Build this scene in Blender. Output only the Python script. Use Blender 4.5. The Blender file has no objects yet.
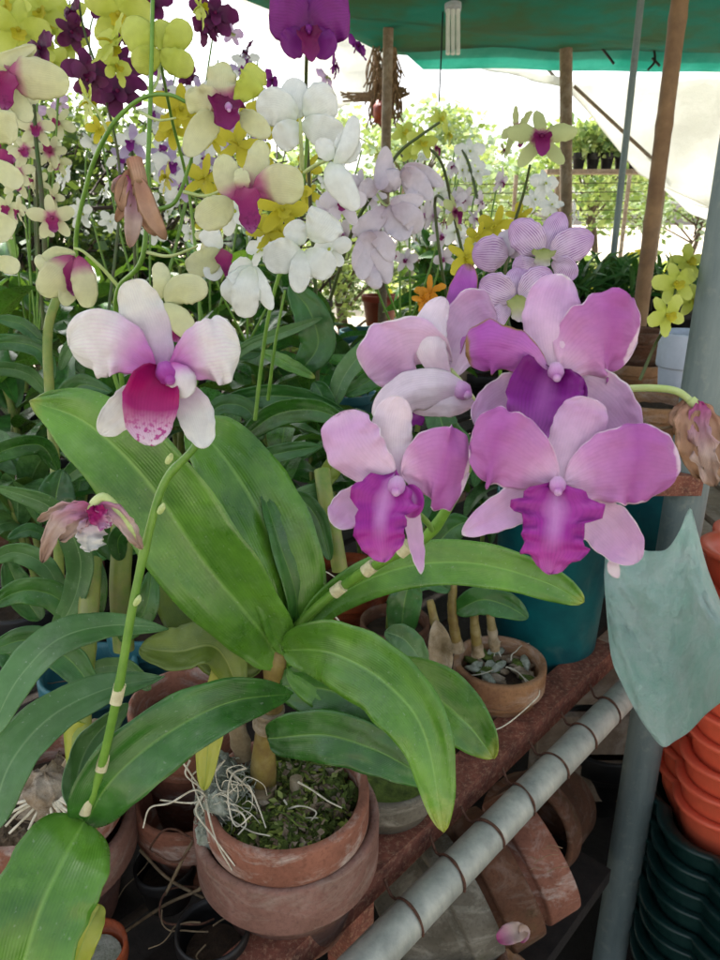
import bpy, math, random
from mathutils import Vector, Matrix, noise
V = Vector; PI = math.pi; rnd = random.Random(7)
sc = bpy.context.scene; C = sc.collection
# ------------------------------------------------------------------ camera frame
CAM = V((0, 0, 1.43)); PITCH = math.radians(20); FPX = 720.0
cs, sn = math.cos(PITCH), math.sin(PITCH)
def ray(px, py):
    v = (py-480)/FPX
    return V(((px-360)/FPX, cs-v*sn, -(sn+v*cs)))
def P(px, py, d): return CAM + ray(px, py)*d
def PZ(px, py, z): r = ray(px, py); return CAM + r*((z-CAM.z)/r.z)
def PY(px, py, y): r = ray(px, py); return CAM + r*(y/r.y)
def depth(p): q = p-CAM; return q.y*cs - q.z*sn
def S(px, d): return px*d/FPX
CR = V((1, 0, 0)); CF = V((0, cs, -sn)); CU = CR.cross(CF)
# ------------------------------------------------------------------ objects
ORG = {}
def org(o): return ORG.get(o.name, V((0, 0, 0)))
def tagit(o, label=None, cat=None, group=None, kind=None):
    if label: o['label'] = label
    if cat: o['category'] = cat
    if group: o['group'] = group
    if kind: o['kind'] = kind
    return o
def thing(name, loc, label, cat, group=None):
    o = bpy.data.objects.new(name, None); C.objects.link(o); o.empty_display_size = .02
    o.location = loc; ORG[o.name] = V(loc); return tagit(o, label, cat, group)
class MB:
    def __init__(s): s.v = []; s.f = []; s.uv = []; s.m = []
    def grid(s, rows, mat=0, uvs=None, closed=False):
        b = len(s.v); n = len(rows); m = len(rows[0])
        for r in rows: s.v.extend(r)
        mm = m if closed else m-1
        for i in range(n-1):
            for j in range(mm):
                j2 = (j+1) % m
                s.f.append((b+i*m+j, b+i*m+j2, b+(i+1)*m+j2, b+(i+1)*m+j))
                u0, u1 = j/mm, (j+1)/mm
                if uvs: v0, v1 = uvs[i], uvs[i+1]
                else: v0, v1 = i/(n-1), (i+1)/(n-1)
                s.uv.append(((u0, v0), (u1, v0), (u1, v1), (u0, v1))); s.m.append(mat)
    def poly(s, pts, mat=0):
        b = len(s.v); s.v.extend(pts); s.f.append(tuple(range(b, b+len(pts))))
        s.uv.append(tuple((0.5, 0.5) for _ in pts)); s.m.append(mat)
    def box(s, c, sz, mat=0, R=None):
        x, y, z = [a/2 for a in sz]; c = V(c)
        q = [V((a*x, b*y, d*z)) for a in (-1, 1) for b in (-1, 1) for d in (-1, 1)]
        if R: q = [R @ p for p in q]
        q = [p+c for p in q]
        for f in ((0, 1, 3, 2), (4, 6, 7, 5), (0, 4, 5, 1), (2, 3, 7, 6), (0, 2, 6, 4), (1, 5, 7, 3)):
            s.poly([q[i] for i in f], mat)
    def build(s, name, mats, parent=None, smooth=True, o_=None, solid=0, label=None, bev=0):
        if not isinstance(mats, (list, tuple)): mats = [mats]
        O = V(o_) if o_ is not None else (org(parent) if parent is not None else V((0, 0, 0)))
        me = bpy.data.meshes.new(name)
        me.from_pydata([tuple(p-O) for p in s.v], [], s.f)
        uvl = me.uv_layers.new(name='UVMap'); k = 0
        flat = []
        for uv in s.uv:
            for a in uv: flat.extend(a)
        uvl.data.foreach_set('uv', flat)
        for m in mats: me.materials.append(m)
        me.polygons.foreach_set('material_index', s.m)
        me.polygons.foreach_set('use_smooth', [smooth]*len(s.f)); me.update()
        o = bpy.data.objects.new(name, me); C.objects.link(o)
        ORG[o.name] = O
        if parent is not None:
            o.parent = parent; o.location = O-org(parent)
        else: o.location = O
        if solid:
            md = o.modifiers.new('thick', 'SOLIDIFY'); md.thickness = solid; md.offset = 0
        if bev:
            md = o.modifiers.new('bev', 'BEVEL'); md.width = bev; md.segments = 2; md.limit_method = 'ANGLE'
        if label: o['label'] = label
        return o
def inst(src, name, parent, loc=None):
    o = bpy.data.objects.new(name, src.data); C.objects.link(o); o.parent = parent
    return o
def crom(pts, t):
    n = len(pts)-1; x = min(max(t, 0), 1)*n; i = min(int(x), n-1); f = x-i
    p1, p2 = pts[i], pts[i+1]
    p0 = pts[i-1] if i > 0 else p1*2-p2
    p3 = pts[i+2] if i+2 <= n else p2*2-p1
    return (p1*2 + (p2-p0)*f + (p0*2-p1*5+p2*4-p3)*f*f + (p1*3-p0-p2*3+p3)*f**3)*.5
def shape(a, b):
    tm = a/(a+b); mx = tm**a*(1-tm)**b
    return lambda t: (max(t, 1e-5)**a)*(max(1-t, 0)**b)/mx
def fn(x): return x if callable(x) else (lambda t: x)
def blade(mb, pts, W, ab=(.6, .5), n=None, fold=0, cup=0, rip=0, ripf=3, twist=0, N=16, M=8, mat=0, ragged=.05, crum=.05, wf=None, frame=None, t0=.0):
    pts = [V(p) for p in pts]; wf = wf or shape(*ab); fold = fn(fold); cup = fn(cup); rip = fn(rip); tw = fn(twist)
    ph = rnd.uniform(0, 60); rows = []; L_ = max((pts[-1]-pts[0]).length, 1e-4); uvs = []
    for i in range(N+1):
        x = i/N; t = .35*x+.65*(1-math.cos(PI*x))/2; t = t0+(1-t0)*t
        c = crom(pts, t); tg = (crom(pts, min(t+.02, 1))-crom(pts, max(t-.02, 0))).normalized()
        nn = (CAM-c).normalized() if n is None else fn(n)(t)
        sd = tg.cross(nn)
        sd = sd.normalized() if sd.length > 1e-5 else CR
        nn = sd.cross(tg).normalized()
        a = tw(t)
        if a: sd, nn = sd*math.cos(a)+nn*math.sin(a), nn*math.cos(a)-sd*math.sin(a)
        w = W*max(wf(t), .012); row = []
        for j in range(M+1):
            s_ = -1+2*j/M; a_ = abs(s_)
            k = 1+ragged*noise.noise(V((t*9+ph, s_*2, 3)))*2*a_
            off = fold(t)*a_ + cup(t)*s_*s_ + rip(t)*math.sin(ripf*2*PI*t+ph+(1.3 if s_ > 0 else 0))*a_*a_
            cz = crum*W*(noise.noise(V((t*4+ph, s_*1.6, 7)))+.5*noise.noise(V((t*11+ph, s_*4, 9))))*(.3+.7*a_)*2
            row.append(c+sd*(w*s_*k)+nn*(w*off+cz))
        rows.append(row); uvs.append(t)
    mb.grid(rows, mat, uvs)
def tube(mb, pts, r, n=8, N=None, mat=0, wob=0):
    pts = [V(p) for p in pts]; N = N or max(2, (len(pts)-1)*5); rf = fn(r); rows = []
    ref = None
    for i in range(N+1):
        t = i/N; c = crom(pts, t); tg = (crom(pts, min(t+.01, 1))-crom(pts, max(t-.01, 0)))
        tg = tg.normalized() if tg.length > 1e-9 else V((0, 0, 1))
        if ref is None: ref = tg.orthogonal().normalized()
        ref = (ref-tg*ref.dot(tg)).normalized(); b = tg.cross(ref); rr = rf(t)
        if wob: rr *= 1+wob*noise.noise(c*90)
        rows.append([c+(ref*math.cos(2*PI*k/n)+b*math.sin(2*PI*k/n))*rr for k in range(n)])
    mb.grid(rows, mat, closed=True)
    mb.poly(list(reversed(rows[0])), mat); mb.poly(rows[-1], mat)
def lathe(mb, prof, c, n=48, mat=0, lobes=0, lobe=0, R=None, sx=1, wob=0):
    c = V(c); rows = []
    for (r, z, *q) in prof:
        lb = q[0] if q else 1
        row = []
        for k in range(n):
            a = 2*PI*k/n; rr = r*(1+lobe*lb*abs(math.cos(lobes*a/2))-lobe*lb*.5) if lobes else r
            if wob: rr *= 1+wob*noise.noise(V((math.cos(a)*2, math.sin(a)*2, z*20)))
            p = V((rr*math.cos(a)*sx, rr*math.sin(a), z))
            if R: p = R @ p
            row.append(c+p)
        rows.append(row)
    mb.grid(rows, mat, closed=True)
def ball(mb, c, r, mat=0, axis=None, n=10, bump=0, f=20):
    """ellipsoid; r = (rx, ry, rz) in the frame axis=(X,Y,Z)"""
    X, Y, Z = axis or (V((1, 0, 0)), V((0, 1, 0)), V((0, 0, 1))); c = V(c); rows = []
    if not isinstance(r, (tuple, list)): r = (r, r, r)
    for i in range(n+1):
        th = PI*max(min(i/n, .985), .015); row = []
        for k in range(n*2):
            a = PI*k/n; d = V((math.sin(th)*math.cos(a), math.sin(th)*math.sin(a), math.cos(th)))
            q = 1+bump*noise.noise(c*50+d*f*.1)
            row.append(c+(X*d.x*r[0]+Y*d.y*r[1]+Z*d.z*r[2])*q)
        rows.append(row)
    mb.grid(rows, mat, closed=True)
def cloud(m, c, rad, n, s, q, mats=2, flat=.6, shell=False):
    for i in range(n):
        while True:
            p = V((q.uniform(-1, 1), q.uniform(-1, 1), q.uniform(-1, 1)))
            if p.length < 1: break
        if shell: p = p.normalized()*(.7+.3*p.length)
        p = V(c)+V((p.x*rad[0], p.y*rad[1], p.z*rad[2])); a = V((q.uniform(-1, 1), q.uniform(-1, 1), q.uniform(-.7, .5))).normalized(); b = a.orthogonal().normalized()
        b = (b*math.cos(i)+a.cross(b)*math.sin(i)); ss = s*q.uniform(.6, 1.4); w = ss*.28
        m.poly([p, p+a*ss*.45+b*w, p+a*ss, p+a*ss*.5-b*w], q.randrange(mats))
# ------------------------------------------------------------------ materials
def lin(c):
    if isinstance(c, str): c = tuple(int(c[i:i+2], 16) for i in (0, 2, 4))
    return tuple((x/255/12.92 if x/255 <= .04045 else ((x/255+.055)/1.055)**2.4) for x in c)+(1,)
class NT:
    def __init__(s, name):
        s.m = bpy.data.materials.new(name); s.m.use_nodes = True; s.t = s.m.node_tree; s.t.nodes.clear()
        s.out = s.n('ShaderNodeOutputMaterial')
    def n(s, ty, **kw):
        nd = s.t.nodes.new(ty)
        for k, v in kw.items():
            if k.startswith('i_'):
                k = k[2:]; k = int(k) if k.isdigit() else k.replace('_', ' ')
                if isinstance(v, bpy.types.NodeSocket): s.t.links.new(v, nd.inputs[k])
                else: nd.inputs[k].default_value = v
            else: setattr(nd, k, v)
        return nd
    def link(s, a, b): s.t.links.new(a, b)
    def uv(s):
        u = s.n('ShaderNodeUVMap', uv_map='UVMap'); q = s.n('ShaderNodeSeparateXYZ'); s.link(u.outputs[0], q.inputs[0])
        return u.outputs[0], q.outputs[0], q.outputs[1]
    def obj(s): return s.n('ShaderNodeTexCoord').outputs['Object']
    def noise(s, vec, scale, detail=4, rough=.6, dist=0):
        return s.n('ShaderNodeTexNoise', i_Vector=vec, i_Scale=scale, i_Detail=detail, i_Roughness=rough, i_Distortion=dist).outputs[0]
    def ramp(s, fac, stops, interp='LINEAR'):
        r = s.n('ShaderNodeValToRGB', i_0=fac); e = r.color_ramp.elements; r.color_ramp.interpolation = interp
        while len(e) < len(stops): e.new(.5)
        for k, (p, c) in enumerate(stops): e[k].position = p; e[k].color = c if len(c) == 4 else c+(1,)
        return r.outputs[0]
    def mix(s, fac, a, b, blend='MIX'):
        m = s.n('ShaderNodeMix', data_type='RGBA', blend_type=blend)
        for sock, v in ((m.inputs[0], fac), (m.inputs[6], a), (m.inputs[7], b)):
            if isinstance(v, bpy.types.NodeSocket): s.link(v, sock)
            else: sock.default_value = v
        return m.outputs[2]
    def math(s, op, a, b=0.0, c=None, clamp=False):
        m = s.n('ShaderNodeMath', operation=op, use_clamp=clamp)
        for k, v in enumerate((a, b, c)):
            if v is None: continue
            if isinstance(v, bpy.types.NodeSocket): s.link(v, m.inputs[k])
            else: m.inputs[k].default_value = v
        return m.outputs[0]
    def bump(s, h, strength=.3, dist=.002):
        return s.n('ShaderNodeBump', i_Height=h, i_Strength=strength, i_Distance=dist).outputs[0]
    def pbsdf(s, col, rough=.5, nrm=None, metal=0, spec=.5, trans=0, tcol=None, **kw):
        p = s.n('ShaderNodeBsdfPrincipled', i_Base_Color=col, i_Roughness=rough, i_Metallic=metal, **kw)
        p.inputs['Specular IOR Level'].default_value = spec
        if nrm: s.link(nrm, p.inputs['Normal'])
        sh = p.outputs[0]
        if trans:
            t = s.n('ShaderNodeBsdfTranslucent', i_Color=tcol if tcol is not None else col)
            if nrm: s.link(nrm, t.inputs['Normal'])
            mx = s.n('ShaderNodeMixShader', i_0=trans, i_1=sh, i_2=t.outputs[0]); sh = mx.outputs[0]
        s.link(sh, s.out.inputs[0]); return p
    def done(s): return s.m
BW = lambda x: (x, x, x, 1)
def petal_mat(name, stops, edge=None, ew=.12, vein=None, vs=.35, speck=None, rough=.45, trans=.36, vf=26, mid=None, dz=7):
    q = NT(name); uvv, u, v = q.uv(); ob = q.obj()
    ns = q.noise(ob, 45, 4); v2 = q.math('ADD', v, q.math('MULTIPLY', q.math('SUBTRACT', ns, .5), .22))
    col = q.ramp(v2, [(p, lin(c)) for p, c in stops])
    du = q.math('ABSOLUTE', q.math('SUBTRACT', u, .5))
    # veins fanning out from the base
    wv = q.math('SINE', q.math('ADD', q.math('MULTIPLY', u, vf*4.2), q.math('MULTIPLY', q.noise(uvv, 4, 4), dz)))
    wm = q.math('POWER', q.math('MULTIPLY_ADD', wv, .5, .5), 3)
    if vein: col = q.mix(q.math('MULTIPLY', wm, q.math('MULTIPLY', q.ramp(q.noise(uvv, 3, 2), [(.35, BW(.25)), (.65, BW(1))]), vs)), col, lin(vein))
    else: col = q.mix(q.math('MULTIPLY', wm, .10), col, q.mix(1, col, BW(.55), 'MULTIPLY'))
    if mid: col = q.mix(q.math('MULTIPLY', q.ramp(q.math('ADD', du, q.math('MULTIPLY', q.math('SUBTRACT', ns, .5), .15)), [(.02, BW(.8)), (.2, BW(0))]), q.ramp(v, [(0, BW(1)), (.55, BW(.7)), (.8, BW(.1))])), col, lin(mid))
    if edge:
        e = q.math('MAXIMUM', q.math('MULTIPLY', du, 2), v); e = q.math('ADD', e, q.math('MULTIPLY', q.math('SUBTRACT', ns, .5), .3))
        col = q.mix(q.math('SMOOTH_MIN', q.math('MULTIPLY', q.math('SUBTRACT', e, 1-ew, clamp=True), 1/ew*1.3, clamp=True), 1, .1), col, lin(edge))
    if speck:
        sp = q.ramp(q.noise(ob, 420, 2, .5), [(.52, BW(0)), (.6, BW(1))]); tt = q.ramp(v, [(.5, BW(0)), (.8, BW(.9))])
        col = q.mix(q.math('MULTIPLY', sp, tt), col, lin(speck))
    col = q.mix(.18, col, q.mix(1, col, q.ramp(q.noise(ob, 160, 5, .7), [(.3, BW(.3)), (.7, BW(1.0))]), 'MULTIPLY'))
    h = q.math('ADD', q.math('MULTIPLY', wm, .12), q.noise(ob, 130, 4))
    q.pbsdf(col, rough, q.bump(h, .3, .0007), spec=.3, trans=trans)
    return q.done()
def leaf_mat(name, dark, light, rib='6f9b3f', rough=.34, trans=.18, tip=None, dust=.28):
    q = NT(name); uvv, u, v = q.uv(); ob = q.obj()
    col = q.mix(q.ramp(q.noise(ob, 14, 5, .65), [(.35, BW(0)), (.68, BW(1))]), lin(dark), lin(light))
    du = q.math('ABSOLUTE', q.math('SUBTRACT', u, .5))
    wv = q.math('MULTIPLY_ADD', q.math('SINE', q.math('MULTIPLY', u, 190)), .5, .5)
    col = q.mix(q.math('MULTIPLY', wv, .12), col, lin(light))
    rb = q.ramp(du, [(.0, BW(.55)), (.018, BW(.3)), (.035, BW(0))]); col = q.mix(rb, col, lin(rib))
    blot = q.ramp(q.noise(ob, 60, 4, .7), [(.55, BW(0)), (.72, BW(.35))]); col = q.mix(blot, col, lin(light))
    if tip: col = q.mix(q.ramp(q.math('ADD', v, q.math('MULTIPLY', q.noise(ob, 25), .3)), [(.0, BW(0)), (1, BW(0))]) if False else q.ramp(q.math('SUBTRACT', q.math('ADD', v, q.math('MULTIPLY', q.noise(ob, 30), .25)), .15), [(.9, BW(0)), (.99, BW(.8))]), col, lin(tip))
    d2 = q.ramp(q.noise(ob, 380, 2, .5), [(.68, BW(0)), (.74, BW(dust))])
    d3 = q.ramp(q.noise(ob, 30, 6, .75), [(.5, BW(0)), (.8, BW(dust*.6))])
    col = q.mix(q.math('MAXIMUM', d2, d3), col, lin('a9b7a0'))
    h = q.math('ADD', q.math('MULTIPLY', wv, .10), q.math('ADD', q.math('MULTIPLY', rb, -.9), q.noise(ob, 35, 3)))
    rg = q.math('MULTIPLY_ADD', q.noise(ob, 40, 4), .4, rough-.24)
    q.pbsdf(col, rg, q.bump(h, .5, .0012), spec=.6, trans=trans, tcol=q.mix(.5, col, lin('8fb030')))
    return q.done()
def clay_mat(name, base, dark, pale='b9b0a6', moss=.3, palef=.4):
    q = NT(name); ob = q.obj(); info = q.n('ShaderNodeObjectInfo').outputs['Random']
    o2 = q.n('ShaderNodeVectorMath', operation='ADD', i_0=ob, i_1=info).outputs[0]
    col = q.mix(q.ramp(q.noise(o2, 16, 6, .65), [(.35, BW(0)), (.7, BW(1))]), lin(base), lin(dark))
    mp = q.n('ShaderNodeMapping', i_Vector=o2); mp.inputs['Scale'].default_value = (1, 1, 2.5)
    w = q.ramp(q.noise(mp.outputs[0], 20, 7, .7, .6), [(.5, BW(0)), (.72, BW(palef*1.4))]); col = q.mix(w, col, lin(pale))
    ms = q.ramp(q.noise(o2, 9, 6, .75, 1), [(.55, BW(0)), (.72, BW(moss))]); col = q.mix(ms, col, lin('4b5030'))
    sp = q.ramp(q.noise(ob, 260, 3), [(.3, BW(.75)), (.5, BW(1))]); col = q.mix(1, col, sp, 'MULTIPLY')
    q.pbsdf(col, .85, q.bump(q.math('ADD', q.noise(ob, 90, 6, .7), q.math('MULTIPLY', w, .8)), .5, .0018), spec=.2)
    return q.done()
def plain(name, c, rough=.5, c2=None, sc_=30, metal=0, trans=0, bmp=.2, spec=.4, tcol=None, detail=5, dirt=None, bd=.001):
    q = NT(name); ob = q.obj(); col = lin(c)
    ns = q.noise(ob, sc_, detail, .65)
    col = q.mix(q.ramp(ns, [(.32, BW(0)), (.7, BW(1))]), lin(c), lin(c2) if c2 else tuple(x*.75 for x in lin(c)[:3])+(1,))
    if dirt:
        d = q.ramp(q.noise(ob, sc_*.35, 7, .75, .4), [(.48, BW(0)), (.7, BW(.8))]); col = q.mix(d, col, lin(dirt))
    q.pbsdf(col, q.math('MULTIPLY_ADD', q.noise(ob, sc_*2), .25, rough-.12), q.bump(q.noise(ob, sc_*4, 5, .7), bmp, bd), metal, spec, trans, lin(tcol) if tcol else None)
    return q.done()
M = {}
# leaves
M['leaf'] = leaf_mat('orchid_leaf_green', '1f4a18', '3f7a26')
M['leafb'] = leaf_mat('orchid_leaf_bright', '2f6216', '689c32', rib='86b455', tip='b7b850')
M['leafd'] = leaf_mat('orchid_leaf_dark', '1c4a18', '37742a', rough=.4, dust=.22)
M['leafg'] = leaf_mat('orchid_leaf_greyish', '335c2c', '578648', rib='86a870', rough=.45, dust=.35)
M['leafo'] = leaf_mat('orchid_leaf_olive', '4d6420', '7c8f30', rib='a0aa55', rough=.5, dust=.2)
M['leafy'] = leaf_mat('orchid_leaf_yellow', '8c9a2a', 'b5b440', rough=.5)
M['cane'] = plain('cane_green', '5d7d30', .45, '8b9048', 40, dirt='7f7458', bmp=.25)
M['spike'] = plain('spike_green', '4f7a28', .4, '6d9438', 60, spec=.4, bmp=.1)
M['spikep'] = plain('pedicel_pale', 'c3cf94', .45, 'a9c070', 60, trans=.15, bmp=.1)
M['spiked'] = plain('spike_dark', '3c5a26', .5, '4a4630', 60, bmp=.2)
M['caneb'] = plain('cane_olive_brown', '7d7035', .5, '5e4a28', 50, dirt='8f8660', bmp=.3)
M['node'] = plain('sheath_white', 'c4c29a', .7, 'a39c78', 200, bmp=.2)
M['sheath'] = plain('papery_sheath', '8c7d62', .8, '5f5238', 60, bmp=.6, dirt='a89f8c', bd=.002)
M['root'] = plain('root_white', 'cfcbb8', .8, '9b937c', 120, bmp=.3)
M['rootd'] = plain('root_dry', '7a6a50', .85, '4f4232', 90, bmp=.4)
M['moss'] = plain('moss_green', '6b7f34', .95, '3a4a1c', 120, bmp=1, bd=.004)
M['mossg'] = plain('moss_grey', 'c4cbbc', .95, '848f78', 130, bmp=1, bd=.004)
M['soil'] = plain('potting_mix', '2b2118', .95, '4a3a2a', 90, bmp=1, bd=.004)
M['bark'] = plain('bark_chip', '8d7a60', .9, '4c3f30', 70, bmp=.8, dirt='b8b0a0', bd=.002)
# clay and plastic
M['clay'] = clay_mat('terracotta_aged', '936350', '6b4638', palef=.55, moss=.25)
M['clayo'] = clay_mat('terracotta_outer', '86645a', '654a3e', pale='a1968a', palef=.35, moss=.3)
M['clayn'] = clay_mat('terracotta_bright', 'a04e2a', '7a3a20', palef=.12, moss=.1)
M['clayp'] = clay_mat('terracotta_pale', '94704f', '70503a', palef=.3, moss=.2)
M['clayg'] = clay_mat('terracotta_grey', '6b665a', '4e4a3e', pale='9a978a', palef=.5, moss=.5)
M['clayb'] = clay_mat('terracotta_brown', '6a4835', '4b3527', palef=.15, moss=.4)
M['teal'] = plain('plastic_teal', '12686c', .42, '0a4650', 12, dirt='5a7d78')
M['tealb'] = plain('plastic_dusty_teal', '2f6a72', .55, '1d4f58', 12, dirt='6d8a88')
M['redpl'] = plain('plastic_brick_red', '9a3b2a', .5, '7d2f22', 14, dirt='6d4a3a')
M['orpl'] = plain('plastic_orange', 'e0654a', .42, 'cc5238', 10, dirt='b0583a')
M['grpl'] = plain('plastic_dark_green', '0f2f2c', .32, '0a2422', 10, dirt='2f4a46')
M['blpl'] = plain('plastic_black', '0d0d0e', .5, '1a1a1a', 20, dirt='35322c')
M['whpl'] = plain('plastic_white', 'b9c4d2', .5, 'a3aebc', 12, dirt='8f8f88')
# metal, wood
def rust():
    q = NT('rusty_red_paint'); ob = q.obj()
    col = q.mix(q.ramp(q.noise(ob, 40, 6, .7), [(.35, BW(0)), (.65, BW(1))]), lin('86503f'), lin('55332a'))
    col = q.mix(q.ramp(q.noise(ob, 170, 4, .8), [(.5, BW(0)), (.66, BW(.6))]), col, lin('b08c70'))
    col = q.mix(q.ramp(q.noise(ob, 18, 5, .7), [(.55, BW(0)), (.75, BW(.5))]), col, lin('4e2f20'))
    q.pbsdf(col, .75, q.bump(q.noise(ob, 160, 6, .8), .8, .002), spec=.3); return q.done()
M['rust'] = rust()
def galv(name, a, b, streak=18):
    q = NT(name); ob = q.obj(); mp = q.n('ShaderNodeMapping', i_Vector=ob); mp.inputs['Scale'].default_value = (1, 1, .15)
    col = q.mix(q.ramp(q.noise(mp.outputs[0], streak, 6, .7), [(.35, BW(0)), (.65, BW(1))]), lin(a), lin(b))
    col = q.mix(q.ramp(q.noise(ob, 60, 6, .7), [(.55, BW(0)), (.7, BW(.5))]), col, lin('90988e'))
    col = q.mix(q.ramp(q.noise(ob, 9, 6, .8), [(.6, BW(0)), (.75, BW(.45))]), col, lin('5c5040'))
    q.pbsdf(col, .55, q.bump(q.noise(ob, 120, 5), .25, .001), .35, .4); return q.done()
M['galv'] = galv('galvanised_steel', '5f6f70', '7b8988')
M['galvp'] = galv('weathered_pipe', 'b5b8ac', '8b9088', 30)
M['wire'] = plain('rusty_wire', '6a4a3a', .85, '3c281f', 200, metal=.3)
M['bamboo'] = plain('bamboo', '8a6c48', .6, '6a4f34', 12, dirt='4f4030', bmp=.3)
M['wood'] = plain('old_wood', '8d7c68', .85, '6a5a4a', 25, dirt='a8a094', bmp=.7, bd=.003)
M['plank'] = plain('dark_plank', '2a231d', .9, '171310', 20, dirt='2a241d', bmp=.7, bd=.003)  # weathered brown, darkened further to stand in for shade around the bench
M['dry'] = plain('dry_straw', '9a7f60', .9, '6b5642', 60, bmp=.5)
M['glass'] = plain('lamp_glass', 'e6eae6', .3, 'd0d8d4', 10)
# ground and far
def ground():
    q = NT('pale_dry_ground'); ob = q.obj()
    col = q.mix(q.ramp(q.noise(ob, .8, 6, .7), [(.35, BW(0)), (.7, BW(1))]), lin('cfc4b2'), lin('b3a692'))
    col = q.mix(q.ramp(q.noise(ob, 6, 6, .7), [(.5, BW(0)), (.7, BW(.6))]), col, lin('948a74'))
    q.pbsdf(col, .95, q.bump(q.noise(ob, 30, 6, .8), .6, .02)); return q.done()
M['ground'] = ground()
M['dirt'] = plain('shade_dark_soil', '1a1612', .95, '241e17', 9, bmp=.8, bd=.01)  # under-bench shade put into the soil colour
def fol(name, a, b, trans=.35):
    q = NT(name); ob = q.obj()
    col = q.mix(q.ramp(q.noise(ob, 1.6, 5, .7), [(.35, BW(0)), (.65, BW(1))]), lin(a), lin(b))
    q.pbsdf(col, .55, spec=.35, trans=trans, tcol=q.mix(.6, col, lin('a0b848'))); return q.done()
M['folb'] = fol('foliage_light', '97a860', 'bcc888')  # paled tone, haze of the far yard put into the colour
M['folm'] = fol('foliage_mid', '5c7a42', '829a62')
M['fold'] = fol('foliage_dark', '22401f', '385a2a', .2)
M['folhaze'] = fol('foliage_hazed', '9db09c', 'bccab4')  # pale washed tint stands in for haze over the distant trees
M['twig'] = plain('twig', '3a2f26', .9, '241d18', 40)
M['trunk'] = plain('trunk_bark', '6b5c4c', .9, '4a3f34', 10, bmp=.8, bd=.01)
def tarp(name, a, b, trans, c3=None):
    q = NT(name); ob = q.obj()
    col = q.mix(q.ramp(q.noise(ob, 1.6, 5, .65), [(.42, BW(0)), (.58, BW(1))]), lin(a), lin(b))
    wv = q.noise(ob, 220, 2); h = q.math('ADD', wv, q.math('MULTIPLY', q.noise(ob, 6, 4), 3))
    q.pbsdf(col, .75, q.bump(h, .4, .01), spec=.2, trans=trans, tcol=col); return q.done()
M['tarp'] = tarp('green_shade_tarp', '2a7a6c', '4a6a50', .55)
M['hem'] = tarp('turquoise_tarp_hem', '3aa898', '5cbcae', .45)
M['sheetw'] = tarp('white_plastic_sheet', 'f2f3f0', 'e4e5e0', .72)
def film():
    q = NT('green_plastic_film'); ob = q.obj(); ns = q.noise(ob, 22, 6, .7, .2)
    col = q.mix(q.ramp(ns, [(.35, BW(0)), (.7, BW(1))]), lin('bfead8'), lin('e4f8ee'))
    col = q.mix(q.ramp(q.noise(ob, 7, 5, .7), [(.55, BW(0)), (.75, BW(.35))]), col, lin('9aa894'))
    p = q.pbsdf(col, .35, q.bump(q.noise(ob, 34, 8, .8, .1), 1.0, .012), spec=.4, trans=.25)
    return q.done()
M['film'] = film()
# petals
M['pw_m'] = petal_mat('petal_white_mauve', [(0, 'c03aa0'), (.2, 'cf86c8'), (.5, 'e9e2e6'), (1, 'eef0ea')], vein='d9a8d2', vs=.25)
M['pw_l'] = petal_mat('lip_magenta_white', [(0, '8c0a5a'), (.3, 'b00f6c'), (.52, 'b4307e'), (.76, 'ddb4d0'), (1, 'efe6ec')], speck='b8308c', vein='8c0a5a', vs=.3)
M['pw_s'] = petal_mat('sepal_white_blush', [(0, 'c06cb4'), (.25, 'd9c4d6'), (.6, 'e6e6e0'), (1, 'eef0e8')], vein='cdb0c8', vs=.25)
M['hood'] = petal_mat('column_mauve', [(0, 'a82c96'), (.6, 'b65ab4'), (1, 'd8a8d4')])
M['pp'] = petal_mat('petal_orchid_pink', [(0, 'eccce2'), (.25, 'd294c8'), (.65, 'b964b2'), (1, 'c27cbc')], edge='e8d2e2', ew=.03, vein='a850a8', vs=.17)
M['ppd'] = petal_mat('petal_deep_mauve', [(0, 'd8a4d6'), (.3, 'c678c6'), (.8, 'b45cba'), (1, 'b87abc')], edge='9a7a50', ew=.07, vein='8a2f98', vs=.25)
M['ppl'] = petal_mat('petal_pale_mauve', [(0, 'eedae8'), (.3, 'e6c8e0'), (.8, 'd8acd6'), (1, 'e2c4de')], edge='f0e6ea', ew=.03, vein='b87cbc', vs=.18)
M['ppb'] = petal_mat('petal_blush_white', [(0, 'e4c8e0'), (.4, 'f0e6ec'), (1, 'efe0ea')], vein='c9a4cc', vs=.25, edge='e8e2e0', ew=.06)
M['plip'] = petal_mat('lip_violet', [(0, '9c2a94'), (.3, 'a43298'), (.55, '9a2292'), (.8, 'b43ca2'), (1, 'c060b0')], vein='74107c', vs=.35, trans=.25, mid='d29ad2')
M['plipd'] = petal_mat('lip_deep_violet', [(0, '700a6c'), (.5, '86168a'), (1, 'b060b4')], vein='5c085c', vs=.3, trans=.25, mid='b060b0')
M['knob'] = petal_mat('column_white', [(0, 'c070c0'), (.5, 'dcb4dc'), (1, 'eee2ec')])
M['lime'] = petal_mat('petal_lime', [(0, 'c4d058'), (.4, 'bfcc50'), (1, 'd3de74')], vein='93a23a', vs=.25)
M['limey'] = petal_mat('petal_yellow_lime', [(0, 'b4ac2a'), (.5, 'c3bb2c'), (1, 'd0c840')], vein='9a9420', vs=.2)
M['cream'] = petal_mat('petal_cream_green', [(0, 'a02a6a'), (.2, 'b8608a'), (.42, 'd6d4ac'), (1, 'dfe3b4')], vein='b4bc84', vs=.25)
M['creamp'] = petal_mat('petal_cream_plain', [(0, 'd0d4a4'), (.4, 'dcdfae'), (1, 'e2e4be')], vein='b4bc84', vs=.25)
M['clip'] = petal_mat('lip_magenta', [(0, 'b0587c'), (.4, 'a02a6c'), (.8, '962c74'), (1, 'b880ac')], speck='7a1a5c', vein='701850', vs=.4)
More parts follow.
